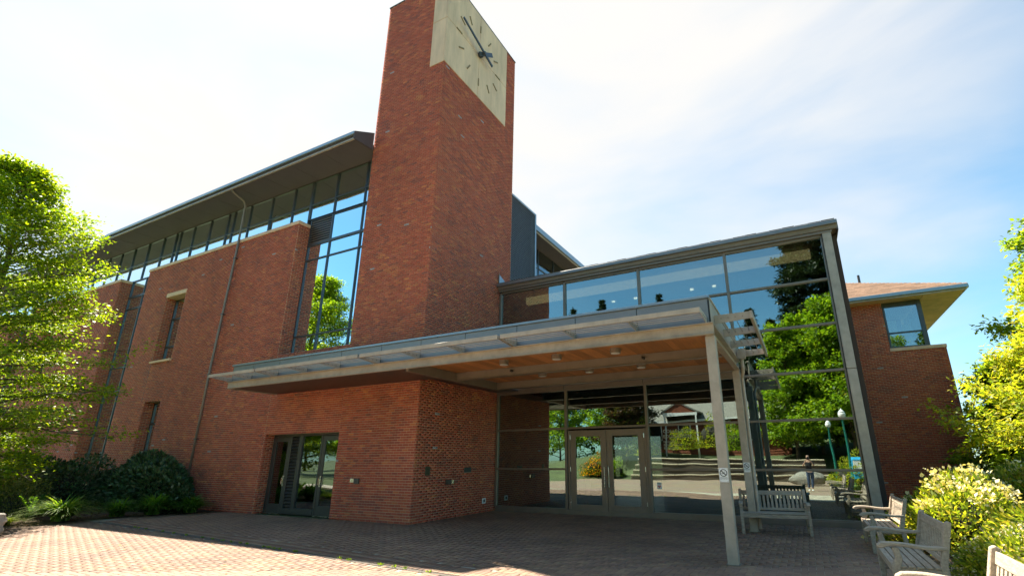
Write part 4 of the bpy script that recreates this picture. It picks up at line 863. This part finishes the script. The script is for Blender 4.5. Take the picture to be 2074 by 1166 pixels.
shrub('azalea_shrub', 'low dark-stemmed shrub in mulch at the far left', (-20.6, 6.2), (.9, .8, .9), [(.16, .20, .03), (.10, .12, .02), (.25, .25, .05)], 35, 3500, .06, 'leaf')
YGR = [(.22, .30, .03), (.32, .37, .045), (.14, .21, .03), (.38, .35, .08), (.08, .13, .025)]
FL = [(.80, .72, .40), (.84, .77, .48), (.72, .62, .32), (.86, .80, .56)]
shrub('rhododendron', 'rhododendron with large cream flower heads beside the corner column', (2.1, 10.9), (1.1, 1.2, 1.02), YGR, 41, 9000, .105, 'leaf', .38, flowers=34, fl_n=40, fl_r=.095, fl_col=FL)
shrub('rhododendron', 'rhododendron with cream flower heads, rear one against the trees', (3.9, 12.6), (1.25, 1.2, 1.25), YGR, 42, 10000, .105, 'leaf', .38, flowers=34, fl_n=44, fl_r=.10, fl_col=FL)
shrub('rhododendron', 'cream-flowered rhododendron at the right edge above the nearest bench', (3.4, 9.4), (1.15, 1.2, .92), YGR, 43, 9000, .10, 'leaf', .38, flowers=30, fl_n=34, fl_r=.09, fl_col=FL)
WF = [(.80, .76, .62), (.7, .66, .5), (.75, .62, .5)]
shrub('white_flowered_shrub', 'low shrub with tiny white blossom behind the second bench in the row', (2.05, 7.6), (.72, 1.5, .66), YGR, 44, 13000, .075, 'leaf', .38, flowers=8, fl_n=260, fl_r=.034, fl_col=WF)
shrub('white_flowered_shrub', 'low white-blossomed shrub in the lower right corner', (2.0, 5.2), (.68, 1.25, .60), YGR, 45, 11000, .075, 'leaf', .38, flowers=8, fl_n=240, fl_r=.034, fl_col=WF)
shrub('dark_shrub', 'dark holly-like shrub at the foot of the shaded brick wing', (5.0, 19.4), (1.5, 1.0, 1.7), DK, 46, 7000, .12)
shrub('dark_shrub', 'mid green bush between the rhododendrons and the feathery tree', (5.6, 15.6), (1.6, 1.4, 1.7), [(.08, .14, .02), (.12, .2, .03), (.05, .09, .02)], 47, 9000, .10, 'leaf')

def tuft(name, label, c, n, H, R, cols, seed, m='leaf', wd=.019, group='strappy grass clumps along the planting bed', cat='grass clump'):
    r = np.random.default_rng(seed); t = thing(name, label, cat, (c[0], c[1], 0), group); V = []; Q = []; C = []
    for k in range(n):
        a = r.uniform(0, 6.283); L = H * r.uniform(.5, 1.1); out = R * r.uniform(.45, 1.25); b0 = np.array([c[0] + r.normal(0, .05), c[1] + r.normal(0, .05), .03]); d = np.array([math.cos(a), math.sin(a), 0]); s_ = np.array([-d[1], d[0], 0]); i = len(V); S = 5
        for q in range(S + 1):
            u = q / S; p = b0 + d * out * (u ** 1.4) + np.array([0, 0, L * (1.55 * u - .85 * u * u * (out / R + .25))]); w_ = wd * (1 - u ** 2) + .001; V += [p - s_ * w_, p + s_ * w_]
        cc = np.array(cols[int(r.integers(len(cols)))]) * r.uniform(.7, 1.3)
        for q in range(S): Q.append((i + 2 * q, i + 2 * q + 1, i + 2 * q + 3, i + 2 * q + 2)); C.append(cc)
    fastmesh('blades', V, Q, C, 'lc', t, M[m]); return t
GT = [(.12, .24, .03), (.18, .30, .04), (.08, .17, .02), (.28, .36, .12)]
GD = [(.09, .20, .03), (.12, .25, .035), (.06, .14, .025)]
tuft('grass_clump', 'bright sunlit clump of strappy leaves at the bend of the paving', (-16.75, 6.0), 520, .66, .85, GT, 51)
tuft('grass_clump', 'shaded green clump just right of the sunlit one', (-16.75, 7.15), 300, .52, .6, GD, 52)
tuft('grass_clump', 'green strappy clump in front of the dark shrub', (-16.35, 7.75), 440, .60, .66, GD, 53)
tuft('grass_clump', 'green strappy clump nearest the brick wall', (-15.95, 8.5), 380, .52, .58, GD, 54)
tuft('grass_clump', 'low fine-bladed sunlit clump behind the stone block', (-16.9, 5.0), 420, .24, .55, [(.16, .22, .02), (.2, .26, .03)], 55, wd=.006)
tuft('grass_clump', 'small fine-bladed clump further left of the stone block', (-18.0, 4.5), 320, .22, .5, [(.16, .22, .02), (.2, .26, .03)], 56, wd=.006)
# fern
t = thing('fern', 'upright dark green fern in the mulch bed', 'fern', (-17.9, 5.75, 0)); P = []; D = []; st2 = MB()
for k in range(11):
    a = rng.uniform(0, 6.28); pr = None
    for q in range(22):
        u = q / 21; p = np.array([-17.9 + math.cos(a) * .28 * u ** 1.5, 5.75 + math.sin(a) * .28 * u ** 1.5, .05 + .52 * u]); sd = np.array([-math.sin(a), math.cos(a), .1])
        for s_ in (-1, 1): P += [p, p + .01]; D += [sd * s_ + np.array([0, 0, .4])] * 2
    st2.tube([(-17.9, 5.75, .03), (-17.9 + math.cos(a) * .1, 5.75 + math.sin(a) * .1, .3), (-17.9 + math.cos(a) * .28, 5.75 + math.sin(a) * .28, .57)], .005, 4)
leaves('fronds', P, D, .085, GD, t, 'leaf', .35, 5, .2, .15); part('stems', st2, 'bark', t)
# leaves and petals blown onto the paving, moss in the drain
P = []; D = []
for k in range(150):
    x, y = rng.uniform(-15, 1.2), rng.uniform(4, 12.4)
    if inpoly(x, y, plz): P.append((x, y, .012)); D.append((rng.normal(), rng.normal(), .15))
o = leaves('fallen_leaves', P, D, .05, [(.25, .18, .05), (.30, .28, .10), (.16, .10, .05)], None, 'leaf', .6, 77, 3, .1); tag(o, 'small dry leaves scattered over the brick paving', 'fallen leaves', kind='stuff')
P = []; D = []
for k in range(26):
    x = rng.uniform(-14, -4); 
    for q in range(14): P.append((x + rng.normal(0, .02), drain_y(x) + rng.normal(0, .012), .0)); D.append((rng.normal(0, .5), rng.normal(0, .5), 1))
o = leaves('drain_weeds', P, D, .04, [(.12, .22, .03), (.2, .28, .04)], None, 'leaf', .4, 78, .2, .3); tag(o, 'tiny green weeds growing in the slot drain', 'weeds', kind='stuff')
# ------------------------------------------------------------------ across the plaza (seen mirrored in the glass)
MP = [(.14, .26, .02), (.20, .33, .02), (.28, .38, .03), (.08, .16, .015)]
CF = [(.022, .045, .020), (.035, .065, .025), (.05, .075, .025), (.018, .035, .018)]
limbtree('maple_tree', 'broad bright maple mirrored in the panes beside the corner column', (3.0, -13.5, 1.0), 11.2, 3.9, 66, MP, 61, crown0=.12, leaf=.24, per=34, twigs=14, shape=lambda v: (1 - v * .9) ** .45, rise=.45, flat=.7)
limbtree('maple_tree', 'rounder bright maple mirrored left of the tall conifer', (-.6, -14.6, 1.2), 9.6, 3.0, 60, MP, 62, crown0=.08, leaf=.22, per=30, twigs=12, shape=lambda v: (1 - v * .9) ** .45, rise=.45, flat=.7)
limbtree('maple_tree', 'yellow-green maple mirrored low behind the lamp posts', (5.6, -12.0, .9), 9.0, 3.6, 50, YG, 63, crown0=.14, leaf=.22, per=30, twigs=12, shape=lambda v: (1 - v * .9) ** .45, rise=.45, flat=.7)
limbtree('maple_tree', 'bright maple filling the gap between the two mirrored maples', (1.2, -16.5, 1.5), 10.2, 3.6, 60, MP, 66, crown0=.08, leaf=.24, per=34, twigs=14, shape=lambda v: (1 - v * .9) ** .4, rise=.45, flat=.7)
limbtree('copper_tree', 'dark copper-leaved tree mirrored above the entrance doors', (-13.0, -13.6, 1.0), 7.6, 3.0, 50, [(.09, .05, .035), (.06, .035, .03), (.05, .07, .02)], 67, crown0=.14, leaf=.2, per=34, twigs=14, shape=lambda v: (1 - v * .9) ** .4, rise=.45, flat=.7)
limbtree('conifer_tree', 'tall dark conifer mirrored in the top right glass pane', (2.4, -22, 2.0), 21.5, 4.4, 150, CF, 64, crown0=.12, leaf=.36, per=26, twigs=16, shape=lambda v: (1 - v * .9) ** .5, rise=-.05, droop=.12, flat=.25, asp=.35, m='leafdk')
for i, (x, y, h, r_) in enumerate(((-3.4, -30, 16.0, 2.6), (-1.5, -31, 14.6, 2.2), (-31.5, -45, 24.5, 3.4), (-26.5, -45, 25.4, 3.2), (-17.4, -45, 25.0, 3.0))):
    limbtree('conifer_tree', ('conifer mirrored just left of the tall dark one', 'shorter conifer mirrored between the tall one and the maples', 'blue-green conifer tip mirrored above the canopy near the tower', 'dark conifer tip mirrored above the middle of the canopy', 'conifer tip mirrored above the canopy below the ceiling lights')[i], (x, y, 1.6), h, r_, 70, CF, 70 + i, crown0=.3, leaf=.34, per=20, twigs=10, shape=lambda v: (1 - v) ** .8, rise=-.02, droop=.15, flat=.25, asp=.35, m='leafdk')
for i, (x, y, h, r_, c_) in enumerate(((-42.5, -12, 18.6, 4.6, YG), (-48.5, -14, 13.5, 4.5, MP), (-37.5, -13, 12.0, 4.0, MP), (-30, -8, 5.2, 2.0, MP), (-60, -26, 12, 5.5, MP), (-24, -24, 10, 5, MP), (-36, -27, 11, 5.5, MP), (-15.5, -17, 8.5, 3.4, MP), (9.5, -18, 12, 4.6, MP))):
    limbtree('park_tree', ('tall light green tree mirrored in the high bay window', 'wide tree mirrored low in the bay window', 'round tree mirrored at the foot of the bay window', 'small lawn tree mirrored in the side doors', 'far tree beyond the lawn path', 'dark green tree standing left of the gabled house', 'spreading tree closing the lawn behind the path', 'shady tree mirrored in the leftmost hall panes', 'tree mirrored behind the bushes at the column')[i], (x, y, .05 if x < -20 else 1.0), h, r_, 44, c_, 80 + i, crown0=.12 if i != 3 else .38, leaf=.26, per=22, twigs=11, shape=lambda v: (1 - v * .92) ** .5, rise=.45, flat=.7, trunk_r=.14)
for i, (x, y, z, r_, c_) in enumerate(((-11.2, -12.6, 1.6, .9, YG), (-8.3, -13.2, 2.0, .9, YG), (-6.3, -13.6, 2.1, 1.1, YG), (-4.6, -13.0, 1.9, .8, MP), (-14.6, -10.4, .2, 1.0, [(.75, .28, .02), (.8, .4, .03), (.12, .2, .02), (.08, .14, .02), (.10, .18, .02)]), (1.9, -4.9, 0, .95, YG), (2.9, -2.2, 0, .7, YGR), (3.6, -6.6, 0, 1.1, YG), (-12.9, -10.3, .2, .8, MP))):
    o = shrub('garden_shrub', ('yellow shrub left of the gabled house porch', 'feathery yellow shrub before the porch', 'yellow shrub right of the porch post', 'green shrub by the house corner', 'orange azalea mirrored by the entrance doors', 'variegated bush mirrored below the lamp posts', 'low bush mirrored beside the blue box', 'bush mirrored behind the lamp posts', 'green shrub beside the orange azalea')[i], (x, y), (r_ * 1.1, r_ * 1.1, r_ * (2.1 if i < 4 else 1.4)), c_, 90 + i, 3400, .13, 'leaf', lump=.34, shell=.6); o.location.z += z
for i in range(11):
    x = -34 + i * 5.6; limbtree('woodland_tree', 'dark tree in the wooded slope behind the plaza, ' + ('first', 'second', 'third', 'fourth', 'fifth', 'sixth', 'seventh', 'eighth', 'ninth', 'tenth', 'eleventh')[i] + ' from the lawn end', (x, -33 - (i % 3) * 4, 2.2), 11 + (i * 37 % 5), 5.0, 34, [(.05, .10, .02), (.035, .07, .02), (.07, .13, .02)], 120 + i, crown0=.05, leaf=.55, per=16, twigs=9, group='dark trees of the wooded slope', shape=lambda v: (1 - v * .9) ** .4, rise=.4, flat=.9)
# gabled house
_hs0 = len(bpy.data.objects)
hs = thing('gabled_house', 'low red shingled house with white-trimmed porch gable, mirrored in the hall glass', 'house', (-7, -18, 1.8))
b = MB(); b.box(-12.3, -1, -22, -17, 1.2, 5.0); part('wall', b, 'cedar', hs)
for k in range(17):
    b = MB(); b.obox((-12.32, -16.99, 1.8 + k * .19), (11.34, 0, 0), (0, .035, 0), (0, -.025, .185)); part('siding_board', b, 'cedar', hs)
b = MB(); b.prism([(-12.7, -16.5, 4.9), (-12.7, -19.5, 6.9), (-12.7, -22.5, 4.9)], (12.2, 0, 0)); hr = part('roof', b, mat('grey_shingles', (.20, .19, .165), .9, var=.45, vscale=12, bump=.8, bscale=20), hs)
b = MB(); b.box(-12.7, -.5, -16.5, -16.42, 4.78, 4.92); part('gutter', b, 'white', hs)
b = MB(); b.prism([(-10.35, -15.7, 5.42), (-8.95, -15.7, 6.22), (-7.55, -15.7, 5.42)], (0, -3, 0)); gb = part('porch_gable', b, 'cedar', hs)
for k in range(5): b = MB(); z = 5.44 + k * .14; hw = (6.2 - z) / .8 * 1.4; b.box(-8.95 - hw, -8.95 + hw, -15.7, -15.66, z, z + .125); part('siding_board', b, 'cedar', gb)
for s_ in (-1, 1): b = MB(); b.prism([(-8.95, -15.6, 6.42), (-8.95, -15.6, 6.28), (-8.95 + s_ * 1.6, -15.6, 5.34), (-8.95 + s_ * 1.6, -15.6, 5.48)], (0, -3.2, 0)); part('roof_slope', b, hr.data.materials[0], gb)
b = MB(); b.box(-10.4, -7.5, -15.75, -15.6, 5.20, 5.42); part('porch_beam', b, 'white', hs)
for x in (-10.3, -7.6): b = MB(); b.box(x - .06, x + .06, -15.72, -15.6, 1.7, 5.20); part('porch_post', b, 'white', hs)
for (x0, x1) in ((-12.0, -11.0), (-9.5, -8.4), (-6.4, -5.2), (-4.2, -3.0)):
    b = MB(); b.box(x0, x1, -16.98, -16.9, 3.2, 4.7); wn = part('window', b, 'white', hs); b = MB(); b.box(x0 + .08, x1 - .08, -16.9, -16.88, 3.28, 4.62); part('pane', b, 'black', wn)
hs.location.z -= .35
# timber-edged terraces
tc_ = thing('timber_terrace', 'wide low terraces with pale timber edges across the plaza', 'terrace', (-5, -10, 0))
for k in range(4):
    y = -9.5 - k * .55; z = .34 * (k + 1)
    b = MB(); b.box(-11.4, 1.0, y - (12.5 - 9.5 - k * .55) if 0 else y - .55, y, -.05, z - .05); part('riser', b, mat('terrace_earth', (.12, .09, .06), .9) if k == 0 else bpy.data.materials['terrace_earth'], tc_)
    for q in range(4):
        b = MB(); xa = -11.4 + q * 3.1; b.tube([(xa + .02, y + .01, z), (xa + 1.0, y + .03 * (-1) ** q, z + .015 * (-1) ** k), (xa + 2.1, y - .02, z - .02), (xa + 3.08, y + .01, z)], .055, 8); part('timber', b, 'log', tc_)
b = MB(); b.box(-11.4, 1.0, -13.5, -11.7, -.05, 1.30); part('top_terrace', b, 'concpath', tc_)
for i, (x, y, H) in enumerate(((1.86, -2.9, 3.75), (1.32, -6.2, 3.45))):
    t = thing('lamp_post', ('taller green lamp post with white acorn globe, mirrored by the column', 'second green lamp post mirrored further from the column')[i], 'lamp post', (x, y, 0), 'green lamp posts across the plaza')
    b = MB(); b.lathe((x, y, 0), [(.16, 0), (.16, .12), (.11, .18), (.12, .5), (.075, .62), (.065, .8), (.05, 2.0), (.04, H - .55), (.06, H - .5), (.09, H - .45), (.10, H - .42)], 16); part('pole', b, 'teal', t, smooth=True)
    b = MB(); b.lathe((x, y, H - .42), [(.09, 0), (.15, .06), (.165, .16), (.15, .24)], 16); part('globe', b, 'white', t, smooth=True)
    b = MB(); b.lathe((x, y, H - .18), [(.155, 0), (.14, .05), (.08, .12), (.04, .15), (.03, .18), (.012, .22)], 16); part('cap', b, 'white', t, smooth=True)
t = thing('newspaper_box', 'bright blue newspaper box mirrored at the edge of the corner pane', 'newspaper box', (2.1, -2.4, 0))
b = MB(); b.prism([(1.88, -2.2, .45), (1.88, -2.62, .45), (1.88, -2.62, 1.42), (1.88, -2.5, 1.52), (1.88, -2.3, 1.50), (1.88, -2.2, 1.38)], (.44, 0, 0)); part('body', b, 'blue', t, bevel=.012)
b = MB(); b.box(1.92, 2.28, -2.2, -2.185, .95, 1.34); part('window', b, 'white', t); b = MB(); b.box(1.95, 2.25, -2.185, -2.17, 1.36, 1.39); part('handle', b, 'steel', t); b = MB(); b.box(2.04, 2.16, -2.46, -2.34, 0, .45); b.box(1.9, 2.3, -2.58, -2.24, 0, .03); part('pedestal', b, 'metal_dk', t)
o = rock('boulder', 'rounded pale boulder mirrored behind the photographer', 'boulder', (-.12, -5.2, .26), (.85, .6, .48), 9)
b = MB(); b.prism([(-75, -5.2, 0), (-75, -3.0, 0), (-30, -.4, 0), (-16, .2, 0), (-15.2, .2, 0), (-15.2, -1.9, 0), (-30, -2.4, 0)], (0, 0, .012)); tag(part('lawn_path', b, 'concpath'), kind='structure')
# photographer
pn = thing('person', 'photographer in black top, blue jeans and white shoes, mirrored in the glass', 'person', (0, -.30, 0))
def skin(name, pts, edges, m, root, sub=2, parent=pn, rootv=0):
    me = bpy.data.meshes.new(name); me.from_pydata([(p[0], p[1] + .30 - .30, p[2]) for p in pts], edges, []); o = bpy.data.objects.new(name, me); COL.objects.link(o); o.parent = parent; me.materials.append(M[m])
    o.modifiers.new('skin', 'SKIN'); sv = me.skin_vertices[0].data
    for i, p in enumerate(pts): sv[i].radius = (p[3], p[4] if len(p) > 4 else p[3]); sv[i].use_root = (i == rootv)
    s_ = o.modifiers.new('sub', 'SUBSURF'); s_.levels = sub; s_.render_levels = sub; return o
bp = [(0, 0, .86, .135, .10), (0, .0, 1.02, .105, .085), (0, -.01, 1.18, .14, .095), (0, -.015, 1.29, .13, .075), (0, -.005, 1.345, .05, .05), (0, .015, 1.41, .055, .065), (0, .02, 1.50, .075, .09), (0, .02, 1.565, .06, .07),
      (-.17, -.01, 1.27, .05, .05), (-.225, .06, 1.10, .036, .036), (-.10, .20, 1.33, .026, .026), (-.055, .235, 1.40, .024, .03),
      (.17, -.01, 1.27, .05, .05), (.225, .06, 1.10, .036, .036), (.10, .20, 1.33, .026, .026), (.055, .235, 1.40, .024, .03),
      (-.08, 0, .78, .085, .085), (-.09, .015, .44, .055, .055), (-.10, -.02, .09, .035, .04), (.08, 0, .78, .085, .085), (.07, .02, .44, .055, .055), (.05, .02, .09, .035, .04)]
be = [(0, 1), (1, 2), (2, 3), (3, 4), (4, 5), (5, 6), (6, 7), (3, 8), (8, 9), (9, 10), (10, 11), (3, 12), (12, 13), (13, 14), (14, 15), (0, 16), (16, 17), (17, 18), (0, 19), (19, 20), (20, 21)]
skin('body', bp, be, 'skin', None)
skin('shirt', [(0, 0, .80, .15, .115), (0, 0, 1.02, .125, .10), (0, -.01, 1.18, .155, .11), (0, -.015, 1.28, .14, .085), (-.17, -.01, 1.27, .062), (-.215, .04, 1.14, .052), (.17, -.01, 1.27, .062), (.215, .04, 1.14, .052)], [(0, 1), (1, 2), (2, 3), (3, 4), (4, 5), (3, 6), (6, 7)], 'shirt', None)
skin('jeans', [(0, 0, .86, .142, .108), (-.08, 0, .76, .095), (-.09, .015, .44, .064), (-.10, -.02, .12, .045), (.08, 0, .76, .095), (.07, .02, .44, .064), (.05, .02, .12, .045)], [(0, 1), (1, 2), (2, 3), (0, 4), (4, 5), (5, 6)], 'jeans', None)
for x, y in ((-.10, -.02), (.05, .02)): skin('shoe', [(x, y - .05, .045, .04, .035), (x, y + .05, .042, .042, .032), (x, y + .15, .03, .038, .024)], [(0, 1), (1, 2)], 'white', None)
skin('hair', [(0, -.015, 1.53, .088, .085), (0, -.05, 1.44, .075, .05), (-.02, -.06, 1.30, .06, .03), (-.07, .0, 1.28, .03, .02)], [(0, 1), (1, 2), (2, 3)], 'hair', None)
for s_ in (-1, 1):
    for k in range(4):
        z = 1.385 + k * .018; skin('finger', [(s_ * .058, -.30 + .235 + .3 - .0, z, .009), (s_ * .066, .27, z, .009), (s_ * .062, .298, z + .002, .008)], [(0, 1), (1, 2)], 'skin', None, sub=1)
cmr = thing('camera', 'black hand-held camera held up by the mirrored photographer', 'camera', (0, -.05, 1.43))
b = MB(); b.box(-.065, .065, -.085, -.045, 1.385, 1.465); b.box(-.022, .022, -.08, -.05, 1.465, 1.49); part('body', b, 'black', cmr, bevel=.006); b = MB(); b.tube([(0, -.045, 1.43), (0, -.012, 1.43)], [.036, .034], 16); part('lens', b, 'black', cmr)
